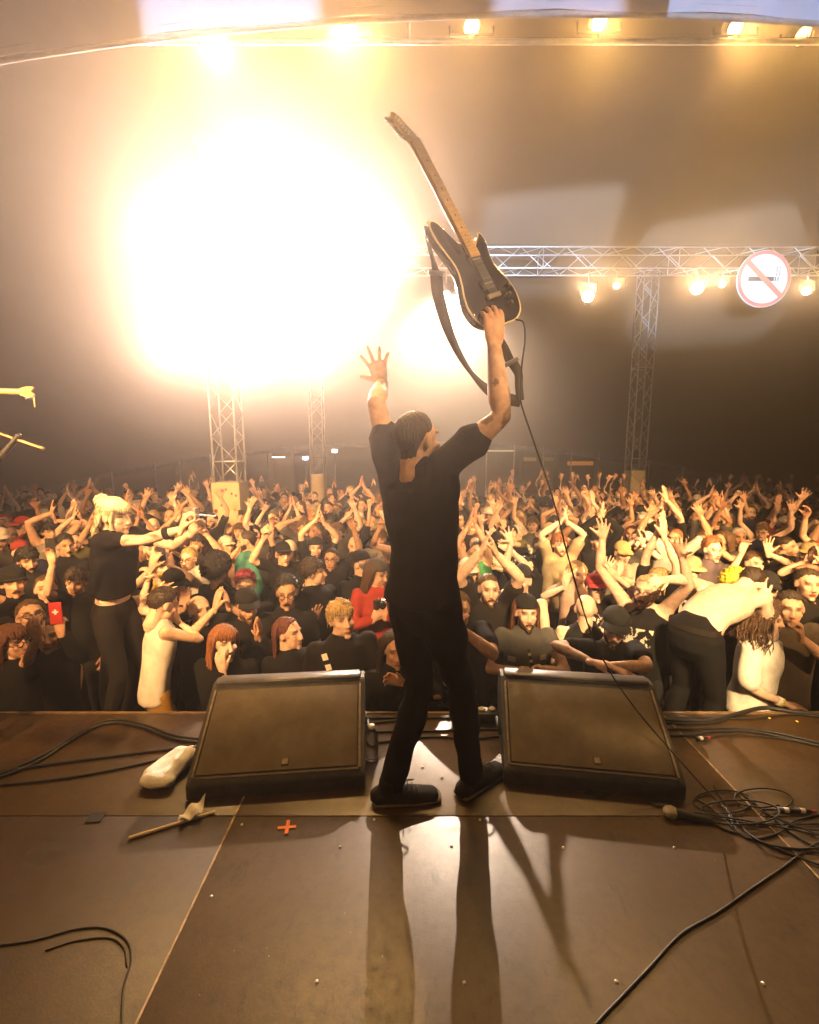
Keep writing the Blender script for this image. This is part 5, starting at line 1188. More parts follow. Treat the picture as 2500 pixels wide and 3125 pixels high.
for i, (X, Yc) in enumerate(cand):
    if i >= N_IND: far.append((X, Yc)); continue
    v = Vector((X, Yc, 0.3)); px = 1250 + F_PX * X / (Yc * math.cos(PITCH) + 1.1 * math.sin(PITCH))
    pn = pick_pose(px, Yc); pr = crng.choice(PROTO[pn]); phrase = POSES[pn][0]
    rz = math.atan2(-X, Yc - 1.5) + crng.gauss(0, .28)     # turned towards the guitarist
    if crng.random() < .05: rz += crng.choice((-1, 1)) * crng.uniform(1.2, 2.8); 
    root = empty('person', (X, Yc, GROUND_Z), rz); sc_ = crng.gauss(1.0, .032); wd = crng.uniform(.94, 1.08); root.scale = (sc_ * wd, sc_ * wd, sc_)
    b = obj('body', pr['body'], None, root, pr['mir']); sk = crng.choice(SKL); f_ = crng.uniform(.88, 1.1); b.color = tuple(c * f_ for c in SKINS[sk]) + (1,)
    sn, sc, _ = crng.choices(SHIRTS, [w for _, _, w in SHIRTS])[0]
    if Yc < 4.4 and sn not in ('black', 'charcoal'): sn, sc, _ = SHIRTS[0]
    s_ = obj('shirt', pr['shirt'], None, root, pr['mir']); f_ = crng.uniform(.8, 1.25); s_.color = tuple(c * f_ for c in sc) + (1,)
    extra = []
    if pr['fem']: hk, hc, hd = crng.choice(HAIRS_F); who = 'woman'
    else: hk, hc, hd = crng.choice(HAIRS_M); who = 'man'
    hatd = None
    if crng.random() < .27:
        ht, hcol, hatd = crng.choice(CAPS); hk2 = hk if hk in (None, 'crop', 'receding') else ('capped_long' if hk and hk.startswith('long') else 'crop')
        dress(root, pr['HM'], hk2, hc or 'dark', ht, hcol)
    else: dress(root, pr['HM'], hk, hc or 'dark')
    gl = bd = False
    if who == 'man' and crng.random() < .38: bd = True; dress(root, pr['HM'], beard=hc if hc in ('dark', 'brown', 'black', 'ginger') else 'brown')
    if crng.random() < .16: gl = True; dress(root, pr['HM'], glasses=True)
    lab = '%s%s, %s%s, %s top, %s, %s' % ('bearded ' if bd else '', who, hatd or hd, ', glasses' if gl else '', sn, SHORT[pn], row_phrase(X, Yc))
    tag(root, lab, 'person', 'standing audience')
    if pn == 'phone' and nphones < 14:
        nphones += 1; M = Matrix.Translation((X, Yc, GROUND_Z)) @ Matrix.Rotation(rz, 4, 'Z') @ Matrix.Diagonal((sc_ * wd, sc_ * wd, sc_, 1))
        p = M @ ((pr['hand'][-1] + pr['hand'][1]) / 2 + Vector((0, .012, .045)))
        make_phone(p, rz, 'phone held up by %s in %s top, %s' % ('a bearded man' if bd else 'a ' + who, sn, row_phrase(X, Yc)), crng.choice([(.02, .02, .022), (.5, .48, .45), (.03, .03, .05)]), crng.random() < .4)
# the rows beyond: one mass
if far:
    lows = []
    for k, pn in enumerate(['idle', 'claphigh', 'clapface', 'veearms', 'onearm', 'idle', 'clapchest', 'claphigh2']):
        B = figure(vox=0.05, hvox=0.018, handvox=0.0135, legvox=0.06, seed=90 + k, shoes=False, trousers=False, **VAR[k % 5], **POSES[pn][1])
        HMn = np.array(B['HM']); ev, ef = ellipsoid((0, .026, .040), (.086, .098, .092), nu=12, nv=8)
        hv = np.array(ev) @ HMn[:3, :3].T + HMn[:3, 3]; 
        def cut(V, F, T=None):
            F = np.asarray(F); keep = V[F].min(axis=1)[:, 2] > 0.98; F = F[keep]; u, inv = np.unique(F, return_inverse=True)
            return V[u], inv.reshape(F.shape), (T[u] if T is not None else None)
        B['body'] = cut(*B['body']); B['shirt'] = cut(*B['shirt'])[:2]; lows.append((B, hv, ef))
    Vs = []; Fs = []; Cs = []; nb_ = 0
    for (X, Yc) in far:
        B, hv, hf = crng.choice(lows) if X > 0 else lows[crng.choice([0, 5, 0, 6, 2, 5, 1])]; a = math.atan2(-X, Yc) + crng.gauss(0, .3); c_, s_ = math.cos(a), math.sin(a); sc_ = crng.gauss(1, .035)
        skc = np.array(SKINS[crng.choice(SKL)]); shc = np.array(crng.choices(SHIRTS, [w for _, _, w in SHIRTS])[0][1]); hc = np.array(HAIRCOL[crng.choice(['dark', 'brown', 'black', 'blond', 'dark'])])
        for (V, F, C) in ((B['body'][0], B['body'][1].tolist(), B['body'][2] * skc), (B['shirt'][0], B['shirt'][1].tolist(), None), (hv, hf, hc)):
            W = V * sc_; W = np.stack([W[:, 0] * c_ - W[:, 1] * s_ + X, W[:, 0] * s_ + W[:, 1] * c_ + Yc, W[:, 2] + GROUND_Z], 1)
            Vs.append(W); Fs += [tuple(i_ + nb_ for i_ in f) for f in F]; Cs.append(np.broadcast_to(shc if C is None else C, (len(W), 3)) if C is None or C.ndim == 1 else C); nb_ += len(W)
    me = mkmesh('distant_crowd', np.concatenate(Vs), Fs); at_ = me.attributes.new('albedo', 'FLOAT_COLOR', 'POINT')
    at_.data.foreach_set('color', np.concatenate([np.concatenate(Cs), np.ones((nb_, 1))], 1).ravel())
    m, n, l, b = newmat('distant_people'); an = n.new('ShaderNodeAttribute'); an.attribute_name = 'albedo'; l.new(an.outputs['Color'], b.inputs['Base Color']); b.inputs['Roughness'].default_value = .8
    tag(obj('distant_crowd', me, m), 'dense mass of people at the very back of the tent', 'crowd', kind='stuff')
print('crowd', len(cand), 'far', len(far))
# ================================================================== things on stage
# ---------------------------------------------------------------- the guitar
g_bot = at(1545, 985, 1.86); g_nut = at(1262, 432, 1.88)
ga = (g_nut - g_bot); GL = ga.length; ga.normalize()
gn = Vector((0.66, -0.75, 0.0)); gn = (gn - ga * gn.dot(ga)).normalized(); gx = ga.cross(gn).normalized()
gs = GL / 0.755
GM = Matrix.Translation(g_bot) @ basis(gx, ga, gn).to_4x4() @ Matrix.Scale(gs, 4)
half = [(0, 0), (.08, .004), (.135, .038), (.157, .10), (.146, .16), (.120, .215), (.109, .25), (.114, .29), (.128, .335), (.117, .372), (.090, .352), (.055, .325), (.031, .330), (-.031, .345), (-.05, .362), (-.072, .398), (-.096, .436), (-.122, .446), (-.140, .424), (-.143, .38), (-.130, .33), (-.116, .28), (-.113, .24), (-.128, .19), (-.150, .14), (-.161, .09), (-.140, .035), (-.08, .004)]
ol = spline([Vector((x, y, 0)) for x, y in half] + [Vector((0, 0, 0))], 4)[:-1]
guitar = empty('electric_guitar', (0, 0, 0)); guitar.matrix_world = GM
tag(guitar, 'black electric guitar with cream binding and maple neck, lifted overhead', 'guitar')
M_GLOSS = mat('gloss_black', (0.010, 0.010, 0.012), 0.12, var=0.1, coat=0.6)
M_MAPLE = mat('maple', (0.62, 0.40, 0.17), 0.38, var=0.14, scale=25, coat=0.3)
M_CREAM = mat('cream_binding', (0.72, 0.58, 0.34), 0.4, var=0.08)
M_GOLD = mat('brass_hardware', (0.70, 0.52, 0.24), 0.3, metal=0.9, var=0.1)
n_ = len(ol); cx, cyy = 0.0, 0.19
prof = [(0.93, -0.042), (0.985, -0.040), (1.0, -0.034), (1.0, -0.008), (0.985, -0.002), (0.95, 0.0), (0.80, 0.002)]
V = []; F = []
for k, z in prof:
    for p in ol: V.append((cx + (p.x - cx) * k if k < 1 else p.x, cyy + (p.y - cyy) * k if k < 1 else p.y, z))
for i in range(len(prof) - 1):
    for j in range(n_): j2 = (j + 1) % n_; F.append((i * n_ + j, i * n_ + j2, (i + 1) * n_ + j2, (i + 1) * n_ + j))
F.append(tuple(range(n_))[::-1]); F.append(tuple(range((len(prof) - 1) * n_, len(prof) * n_)))
body = obj('guitar_body', mkmesh('guitar_body', V, F), M_GLOSS, guitar); body.data.set_sharp_from_angle(angle=R(60))
bp_ = [Vector((p.x * 1.0, p.y, -0.005)) for p in ol]; bp_.append(bp_[0])
MB().tube(bp_, 0.0036, 6, caps=False).build('binding', M_CREAM, body, True)
MB().tube([(0, .30, .004), (0, .50, .000), (0, .755, -.002)], [(.0285, .012), (.026, .012), (.0215, .011)], 12, side=(1, 0, 0)).build('neck', M_MAPLE, guitar, True)
fb = MB().prism([(-.0285, .275), (.0285, .275), (.0215, .757), (-.0215, .757)], 0.010, 0.0165).build('fretboard', M_MAPLE, guitar)
for k in range(1, 23):
    y = .755 - .647 * (1 - 2 ** (-k / 12)); w = .0215 + (.0285 - .0215) * (.755 - y) / .48
    MB().box((0, y, .0172), (2 * w, .0018, .0014)).build('fret', M_GOLD, fb)
    if k in (3, 5, 7, 9, 12, 15, 17, 19): MB().lathe([(0, .0007), (.003, .0007), (.0032, 0)], 10, Matrix.Translation((0, y + .012, .0167))).build('inlay_dot', M_BLACK, fb)
hs_ol = spline([Vector(p + (0,)) for p in [(-.021, .755), (-.034, .785), (-.040, .83), (-.034, .89), (-.020, .945), (.004, .955), (.018, .925), (.020, .87), (.026, .80), (.021, .755)]], 4)
HSM = Matrix.Translation((0, .755, 0.004)) @ Matrix.Rotation(R(-13), 4, 'X') @ Matrix.Diagonal((.92, .70, 1, 1)) @ Matrix.Translation((0, -.755, 0))
hd = MB().prism([(p.x, p.y) for p in hs_ol], -.010, .006, HSM).build('headstock', M_MAPLE, guitar)
for k in range(6):
    y = .790 + k * .025; x = -.016 + k * .0012
    MB().lathe([(0, .016), (.004, .016), (.004, .007), (.007, .007), (.007, .005)], 10, HSM @ Matrix.Translation((x, y, 0))).build('tuner_post', M_STEEL, hd, True)
    MB().tube([HSM @ Vector((-.036 + abs(k - 2.5) * .001, y, -.002)), HSM @ Vector((-.052, y, -.002))], .003, 6).tube([HSM @ Vector((-.052, y - .006, -.002)), HSM @ Vector((-.056, y + .006, -.002))], .006, 8).build('tuner_peg', M_STEEL, hd, True)
for k in range(6):
    x0 = -.022 + .0088 * k; x1 = -.0165 + .0066 * k
    MB().tube([(x0, .108, .013), (x1, .755, .0185), HSM @ Vector((-.016 + k * .0012, .790 + k * .025, .010))], .0007, 5).build('string', M_STEEL, guitar)
for y, nm in ((.265, 'pickup'), (.165, 'pickup')):
    MB().box((0, y, .006), (.076, .036, .010)).build(nm, M_BLACK, guitar, bevel=.003)
    for k in range(6): MB().lathe([(0, .0125), (.003, .0125), (.003, .010)], 8, Matrix.Translation((-.022 + .0088 * k, y, 0))).build('pole_piece', M_GOLD, guitar)
MB().box((0, .113, .007), (.082, .018, .012)).build('bridge', M_GOLD, guitar, bevel=.002)
for x, y in ((.088, .10), (.108, .135), (.072, .065)):
    MB().lathe([(0, .018), (.009, .018), (.0105, .003), (.0105, 0)], 14, Matrix.Translation((x, y, 0))).build('control_knob', M_BLACK, guitar, True)
MB().lathe([(0, .012), (.006, .010), (.004, .002), (.004, -.004)], 10, Matrix.Translation((-.118, .446, -.02)) @ Matrix.Rotation(R(-80), 4, 'X')).build('strap_button', M_GOLD, guitar, True)
# strap: ribbon hanging from the upper horn round to the tail
def ribbon(pts, w, wdir, th=0.003):
    P = spline(pts, 8); V = []; F = []; m = len(P)
    for i, p in enumerate(P):
        t = i / (m - 1) * (len(wdir) - 1); k = min(int(t), len(wdir) - 2); d = Vector(wdir[k]).lerp(Vector(wdir[k + 1]), t - k)
        T = (P[min(i + 1, m - 1)] - P[max(i - 1, 0)]).normalized(); d = (d - T * d.dot(T)).normalized(); nn = T.cross(d)
        ww = w if np.isscalar(w) else w[k] + (w[k + 1] - w[k]) * (t - k)
        V += [p + d * ww / 2 + nn * th / 2, p - d * ww / 2 + nn * th / 2, p - d * ww / 2 - nn * th / 2, p + d * ww / 2 - nn * th / 2]
    for i in range(m - 1):
        for k in range(4): k2 = (k + 1) % 4; F.append((i * 4 + k, i * 4 + k2, i * 4 + 4 + k2, i * 4 + 4 + k))
    F += [(3, 2, 1, 0), tuple(range(4 * m - 4, 4 * m))]
    return V, F
strap = empty('guitar_strap', at(1305, 695, 1.86)); tag(strap, 'wide dark webbing strap dangling from the raised guitar', 'strap')
SI = Matrix.Translation(-strap.location)
def sadd(name, pts, w, wd, m): 
    V, F = ribbon([SI @ p for p in pts], w, wd); return obj(name, mkmesh(name, V, F), m, strap)
M_STRAP = mat('strap_webbing', (0.030, 0.022, 0.018), 0.8, var=0.2, bump=.4, bscale=200)
sadd('strap_end', [at(1303, 690, 1.87), at(1308, 740, 1.87), at(1322, 795, 1.87), at(1330, 830, 1.87)], [.022, .016, .016, .03], [(1, 0, 0)] * 4, M_STRAP)
sadd('webbing', [at(1331, 835, 1.87), at(1338, 900, 1.87), at(1362, 990, 1.88), at(1396, 1070, 1.90), at(1440, 1140, 1.92), at(1490, 1190, 1.93), at(1545, 1216, 1.92), at(1590, 1226, 1.90)], [.048, .050, .052, .050, .034, .045, .05, .045], [(1, .2, 0), (1, .3, 0), (.9, .6, .3), (.6, .8, .4), (.5, .9, .5), (.3, .4, 1), (.1, .2, 1), (0, .2, 1)], M_STRAP)
sadd('webbing_tail', [at(1588, 1222, 1.90), at(1584, 1180, 1.89), at(1582, 1140, 1.88), at(1566, 1108, 1.87)], [.030, .034, .034, .04], [(1, 0, 0), (1, .3, 0), (1, .2, 0), (1, 0, -.5)], M_STRAP)
sadd('strap_end', [at(1556, 1100, 1.86), at(1540, 1065, 1.85), at(1522, 1030, 1.84), at(1512, 1000, 1.83)], [.034, .034, .03, .03], [(1, 0, -.5)] * 4, M_STRAP)
for px_, py_, ang in ((1330, 833, 0.1), (1560, 1106, -0.5)):
    MB().box((0, 0, 0), (.062, .010, .016), Matrix.Rotation(ang, 3, 'Y')).build('buckle', M_STEEL if px_ < 1400 else M_BLACK, strap, bevel=.003, matrix=Matrix.Translation(SI @ at(px_, py_, 1.865)))
# guitar cable: from the jack, along the strap, over the monitor, to the coil on the floor
cab = [at(1575, 975, 1.80), at(1598, 985, 1.79), at(1602, 1040, 1.80), at(1594, 1100, 1.83), at(1588, 1180, 1.86), at(1592, 1235, 1.88), at(1635, 1365, 1.90), at(1690, 1530, 1.93), at(1740, 1720, 1.96), at(1800, 1920, 1.99), at(1862, 2050, 2.0), at(1945, 2170, 1.97), at(2030, 2270, 1.93), at(2100, 2350, 1.89)]
cab += [atz(2165, 2420, .012), atz(2215, 2470, .010), atz(2270, 2530, .010), atz(2340, 2575, .02), atz(2460, 2590, .012), atz(2620, 2570, .010)]
tag(MB().tube(spline(cab, 8), .0036, 8).build('guitar_cable', M_RUBBER, None, True), 'thin black guitar lead hanging from the raised guitar down across the monitor', 'cable')

# ---------------------------------------------------------------- floor monitors
def grille_mat():
    m, n, l, b = newmat('monitor_grille')
    tc = n.new('ShaderNodeTexCoord'); v = n.new('ShaderNodeTexVoronoi'); v.inputs['Scale'].default_value = 210; v.inputs['Randomness'].default_value = 0.0
    l.new(tc.outputs['Object'], v.inputs[0])
    a = noise(n, l, 5, 6, .7); r1 = ramp(n, l, a.outputs[0], [(.3, (.085, .062, .032)), (.55, (.14, .105, .058)), (.75, (.19, .15, .09))])
    r2 = ramp(n, l, v.outputs[0], [(.25, (.35, .35, .35)), (.45, (1, 1, 1))])
    mx = n.new('ShaderNodeMix'); mx.data_type = 'RGBA'; mx.blend_type = 'MULTIPLY'; mx.inputs[0].default_value = 1
    l.new(r1.outputs[0], mx.inputs[6]); l.new(r2.outputs[0], mx.inputs[7]); l.new(mx.outputs[2], b.inputs['Base Color']); b.inputs['Roughness'].default_value = .6
    b.inputs['Metallic'].default_value = .3
    return m
M_GRILLE = grille_mat()
M_CAB = mat('monitor_cabinet', (0.030, 0.027, 0.024), 0.55, var=0.35, scale=14, bump=.5, bscale=120)
M_TRIM = mat('worn_trim', (0.20, 0.15, 0.085), 0.5, var=0.4, scale=30)
def monitor(loc, rz, label, W=0.80):
    root = empty('floor_monitor', loc, rz); tag(root, label, 'monitor', 'wedge monitors along the stage edge')
    P = [(0.0, 0.004), (0.0, 0.072), (0.012, 0.085), (0.405, 0.318), (0.425, 0.330), (0.50, 0.330), (0.585, 0.23), (0.585, 0.004)]
    m = MB(); n = len(P)
    V = [Vector((s * W / 2 * (1.0 if s < 0 else 1.0), y, z)) for s in (-1, 1) for y, z in P]
    m.add(V, [tuple(range(n)), tuple(range(n, 2 * n))[::-1]] + [(i, n + i, n + (i + 1) % n, (i + 1) % n) for i in range(n)])
    cab_ = m.build('cabinet', M_CAB, root, bevel=.010)
    # sloping grille set into the face
    sl = Vector((0, 0.393, 0.233)); L = sl.length; d = sl.normalized(); nrm = Vector((0, -d.z, d.y))
    M = Matrix.Translation(Vector((0, 0.012, 0.085)) + sl / 2) @ basis((1, 0, 0), d, nrm).to_4x4()
    MB().box((0, 0.002, 0.004), (W - .075, L - .045, .012)).build('grille', M_GRILLE, root, bevel=.004, matrix=M)
    for s in (-1, 1): MB().box((s * (W / 2 - .026), 0, .006), (.011, L - .03, .010)).build('side_trim', M_TRIM, root, bevel=.003, matrix=M)
    MB().box((0, -L / 2 + .012, .004), (W - .06, .009, .008)).build('lower_trim', mat('dark_trim', (.07, .052, .03), .5), root, bevel=.002, matrix=M)
    MB().tube([(-W / 2 + .03, .458, .334), (W / 2 - .03, .458, .334)], [(.045, .012)] * 2, 12, side=(0, 1, 0)).build('top_lip', mat('lip_rubber', (.09, .085, .085), .35, var=.3), root, True)
    bd = MB().box((.03, -L / 2 + .060, .011), (.034, .034, .006)).build('badge', mat('badge_frame', (.02, .018, .015), .5), root, bevel=.002, matrix=M)
    MB().box((.03, -L / 2 + .060, .0145), (.026, .026, .003)).build('badge_plate', mat('badge_plate', (.22, .17, .10), .5, var=.3, scale=40), root, matrix=M)
    for s in (-1, 1):
        MB().tube([(s * (W / 2 + .004), .24, .10), (s * (W / 2 + .016), .26, .13), (s * (W / 2 + .016), .34, .13), (s * (W / 2 + .004), .36, .10)], .009, 8).build('handle', M_BLACK, root, True)
        for y in (.06, .52): MB().lathe([(.018, 0), (.018, .006), (0, .006)], 10, Matrix.Translation((s * (W / 2 - .06), y, -.001))).build('rubber_foot', M_BLACK, root)
    return root
monitor((-0.603, 1.872, 0), 0.095, 'wedge floor monitor beside the white towel and water bottle')
monitor((0.838, 1.885, 0), -0.135, 'wedge floor monitor with scuffed grille, crossed by the guitar lead')

# ---------------------------------------------------------------- cables on the deck
def cable(pts, label, r=0.006, zs=None, mat_=M_RUBBER, n=8):
    P = [atz(p[0], p[1], (p[2] if len(p) > 2 else 0.0) + r + .001) for p in pts]
    return tag(MB().tube(spline(P, n), r, 8).build('cable', mat_, None, True), label, 'cable')
cable([(-60, 2390), (0, 2372), (120, 2322), (230, 2252), (330, 2206), (430, 2218), (520, 2252), (600, 2264)], 'black cable arching over the deck into the back of the towel side monitor', .008)
cable([(-60, 2380), (0, 2362), (130, 2305), (240, 2240), (340, 2196), (440, 2212), (530, 2244), (604, 2254)], 'second black cable running alongside the arched one', .007)
cable([(-60, 2362), (0, 2354), (150, 2332), (350, 2306), (500, 2288), (592, 2280)], 'straight black cable with red tipped plug reaching the monitor', .007)
cable([(-60, 2402), (0, 2396), (200, 2374), (350, 2348), (470, 2322), (560, 2300)], 'black cable passing behind the white towel', .006)
cable([(-80, 2890), (0, 2884), (110, 2868), (230, 2836), (320, 2832), (385, 2868), (400, 2930), (378, 3010), (372, 3125), (380, 3240)], 'faint dark cable bending round on the bare deck corner', .003, mat_=mat('dusty_cable', (.028, .020, .011), .9))
cable([(140, 2900), (230, 2872), (330, 2862), (376, 2890), (388, 2950)], 'short dusty cable lying inside the bend', .0026, mat_=mat('dusty_cable', (.028, .020, .011), .9))
for k, (y0, dy, r) in enumerate(((2186, 4, .007), (2196, -6, .006), (2228, 3, .006), (2256, -8, .006))):
    cable([(1085, y0 + 10 - dy), (1200, y0 + 4), (1320, y0 + dy), (1440, y0 - 2), (1560, y0 - 6 + dy)], ['black cable along the deck rim between the monitors', 'thinner black cable next to the rim cable', 'black cable crossing behind the guitarist', 'black cable closest to the guitarist heels'][k], r)
cable([(2015, 2196), (2150, 2200), (2240, 2182), (2330, 2160), (2420, 2172), (2580, 2188)], 'thick black cable loom on the deck rim under the resting arm', .012)
cable([(2010, 2192), (2160, 2190), (2300, 2194), (2420, 2180), (2580, 2194)], 'thin black cable tangled with the rim loom', .005)
cable([(2020, 2206), (2140, 2208), (2215, 2196), (2260, 2172), (2330, 2162), (2460, 2180), (2580, 2205)], 'black cable rising over the rim loom', .006)
cable([(2030, 2226), (2120, 2224), (2220, 2222), (2330, 2230), (2440, 2252), (2600, 2290)], 'black cable curving away past the plug', .007)
cable([(2040, 2244), (2110, 2244), (2180, 2232), (2290, 2232), (2420, 2256), (2600, 2300)], 'second black cable curving beside the plug cable', .006)
cable([(2165, 2248), (2230, 2243), (2340, 2248), (2440, 2264), (2600, 2300)], 'cable ending in a black and white plug', .0045)
coil = [(2640, 2600), (2480, 2540), (2350, 2480), (2260, 2440), (2180, 2425)]
for k in range(3):
    cx_, cy_, rx_, ry_ = [(2210, 2440, 92, 38), (2330, 2430, 88, 32), (2260, 2470, 120, 34)][k]
    pts = [(cx_ + rx_ * math.cos(a + k), cy_ + ry_ * math.sin(a + k) + a * 2, .004 + .004 * k) for a in [i * math.pi / 5 for i in range(11 + k)]]
    tail = [(2420 + 60 * k, 2520 + 20 * k, .004), (2560, 2540 + 40 * k)]
    cable(pts + tail, ['loop of slack black cable next to the dropped microphone', 'loop of slack black cable under the silver plugs', 'wide loop of slack black cable round the knot'][k], .0036)
cable([(2130, 2440), (2190, 2480), (2240, 2530), (2300, 2560), (2400, 2590), (2600, 2610)], 'black cable leaving the knot low over the deck', .0042)
cable([(2180, 2400), (2215, 2460), (2240, 2520), (2290, 2560), (2380, 2540), (2440, 2500), (2600, 2470)], 'black cable doubling back through the knot', .004)
cable([(2260, 2420), (2330, 2470), (2400, 2530), (2480, 2580), (2600, 2620)], 'black cable slanting out of the knot', .0042)
cable([(2150, 2480), (2260, 2510), (2380, 2515), (2600, 2512)], 'straight black cable below the silver plugs', .0038)
cable([(2600, 2530), (2480, 2580), (2400, 2640), (2290, 2715), (2190, 2785), (2080, 2850), (1990, 2945), (1900, 3040), (1820, 3125), (1760, 3210)], 'long dark cable sweeping across the bare deck from the knot', .0042)
def plug(px, py, ang, label, red=False, L=.075):
    root = empty('cable_plug', atz(px, py, .0095), ang); tag(root, label, 'plug')
    Mx = Matrix.Rotation(R(90), 4, 'Y')
    MB().lathe([(0, -.03), (.009, -.03), (.0095, .02), (.006, .035), (.0045, .05)], 12, Mx).build('shell', M_BLACK, root, True)
    MB().lathe([(.0098, -.012), (.0102, -.010), (.0102, .006), (.0098, .008)], 12, Mx).build('ring', mat('white_tape', (.75, .72, .66), .6), root, True)
    if red: MB().lathe([(.0055, .030), (.0062, .032), (.0062, .052), (.005, .054)], 12, Mx).build('red_boot', mat('red_rubber', (.45, .03, .03), .5), root, True)
    return root
plug(2140, 2253, 0.15, 'black plug with white ring and red boot lying on the deck', True)
plug(2400, 2472, -0.1, 'silver ringed plug lying across the cable knot'); plug(2450, 2474, -0.1, 'second ringed plug with red boot past the cable knot', True)
plug(582, 2282, 3.3, 'red booted plug at the towel side monitor', True)
# ---------------------------------------------------------------- microphone lying on the deck
mp = atz(2046, 2478, .026); md = (atz(2160, 2503, .012) - mp); mic = empty('microphone', mp); tag(mic, 'vocal microphone with silver ball grille dropped on the deck', 'microphone')
MQ = md.to_track_quat('Z', 'Y').to_matrix().to_4x4()
MB().lathe([(0, -.030), (.014, -.026), (.023, -.014), (.026, 0), (.024, .014), (.0205, .022)], 18).build('ball_grille', mat('mesh_grille', (.55, .50, .42), .4, metal=.7, bump=.8, bscale=500), mic, True, matrix=MQ)
MB().lathe([(.0215, .018), (.0215, .026), (.0195, .030), (.017, .06), (.0135, .150), (.0125, .165), (0, .166)], 18).build('handle_body', M_BLACK, mic, True, matrix=MQ)
cable([(2165, 2500), (2210, 2530), (2280, 2550), (2360, 2585), (2500, 2640)], 'lead plugged into the dropped microphone', .0045)
# ---------------------------------------------------------------- towel, stick, tape, bottle, box
tw = atz(508, 2376, 0); 
V, F = remesh([tube([(-.085, -.07, .045), (-.02, -.085, .05), (.07, -.08, .048)], [(.03, .045), (.042, .05), (.03, .045)], 12, side=(0, 0, 1)), tube([(-.07, -.04, .045), (-.02, .06, .052), (.03, .14, .055)], [(.06, .04), (.075, .048), (.06, .05)], 14, side=(1, 0, 0)), tube([(.03, -.05, .05), (.05, .05, .06), (.08, .13, .058)], [(.05, .045), (.06, .055), (.05, .05)], 14, side=(1, 0, 0))], .009, 4)
F = np.asarray(F); V = V + vnormals(V, F) * folds(V * 1.8, .013, 5)[:, None]; V[:, 2] = np.maximum(V[:, 2], .001)
o = obj('towel', mkmesh('towel', V, F), M_WHITE); o.location = tw; o.scale = (.8, .82, .8); tag(o, 'crumpled white towel pushed against the floor monitor', 'towel')
a, b = atz(395, 2557, .009), atz(655, 2478, .009)
tag(MB().tube([a, a.lerp(b, .5), a.lerp(b, .9), b], [.0065, .007, .0065, .005], 10).build('drumstick', mat('pale_wood', (.68, .55, .36), .6, var=.1), None, True), 'pale wooden stick lying on the deck by the towel', 'stick')
c0 = atz(555, 2505, .014); gv = []; gf = []
for i in range(9):
    for j in range(7):
        u, v_ = i / 8, j / 6; p = c0 + (b - a) * (u * .28 - .02) + Vector((0.0, .05 * v_ - .018, .018 + .05 * v_ * u * (1.1 - .2 * u) + .012 * math.sin(u * 9 + v_ * 5))); gv.append(p)
for i in range(8):
    for j in range(6): q = i * 7 + j; gf.append((q, q + 1, q + 8, q + 7))
gv2 = gv + [p - Vector((0, 0, .003)) for p in gv]; gf2 = gf + [tuple(x + 63 for x in f[::-1]) for f in gf]
tag(obj('rag', mkmesh('rag', gv2, gf2), M_WHITE), 'small white rag draped over the pale stick', 'rag')
tc_ = atz(876, 2527, 0); tape = empty('tape_cross', tc_, 0.12); tag(tape, 'orange tape cross stuck on the deck', 'tape mark')
M_OR = mat('orange_tape', (.85, .22, .06), .6, var=.05)
MB().box((0, 0, .0045), (.075, .014, .001)).build('tape_strip', M_OR, tape); MB().box((0.002, 0, .006), (.015, .07, .001)).build('tape_strip', M_OR, tape)
p = atz(1955, 2419, .0045); tag(MB().box((0, 0, 0), (.058, .020, .002)).build('tape_strip', mat('pink_tape', (.75, .42, .30), .6), None, matrix=Matrix.Translation(p)), 'short pinkish tape strip by the scuffed monitor', 'tape mark')
p = atz(293, 2494, .0045); tag(MB().box((0, 0, 0), (.062, .052, .002), Matrix.Rotation(.1, 3, 'Z')).build('gaffer_square', mat('gaffer', (.016, .013, .010), .95, var=.4, scale=60), None, matrix=Matrix.Translation(p)), 'dark square of gaffer tape on the deck joint', 'tape mark')
for k, (px_, py_, s_, lab) in enumerate(((1830, 2428, .055, 'black paper scrap by the scuffed monitor'), (2010, 2452, .05, 'flat black scrap next to the dropped microphone'))):
    c = atz(px_, py_, .005); ol_ = [Vector((s_ * (1 + .45 * math.sin(3 * t + k)) * math.cos(t), s_ * .45 * (1 + .3 * math.cos(2 * t + k)) * math.sin(t), .003 + .006 * math.sin(t * 2 + k) ** 2)) for t in [i * 2 * math.pi / 14 for i in range(14)]]
    tag(obj('paper_scrap', mkmesh('paper_scrap', [c + Vector((0, 0, .006))] + [c + v_ for v_ in ol_], [(0, i + 1, (i + 1) % 14 + 1) for i in range(14)]), mat('black_paper', (.02, .017, .013), .8)), lab, 'paper scrap')
bt = empty('water_bottle', atz(1136, 2318, 0)); tag(bt, 'clear plastic water bottle standing between monitor and guitarist', 'bottle')
gm, gn_, gl_, gb_ = newmat('clear_plastic'); gb_.inputs['Transmission Weight'].default_value = 1; gb_.inputs['Roughness'].default_value = .05; gb_.inputs['IOR'].default_value = 1.3
MB().lathe([(0, .003), (.028, .003), (.032, .010), (.030, .04), (.033, .06), (.030, .08), (.033, .10), (.033, .125), (.026, .150), (.014, .165), (.013, .178)], 20).build('bottle_body', gm, bt, True)
MB().lathe([(.0145, .174), (.0145, .190), (0, .190)], 14).build('bottle_cap', mat('white_cap', (.8, .8, .78), .4), bt, True)
sb = empty('stage_box', atz(1490, 2214, 0)); tag(sb, 'small black junction box with two pale round caps on the deck rim', 'box')
MB().box((0, .05, .032), (.115, .075, .060)).build('box_shell', M_BLACK, sb, bevel=.005)
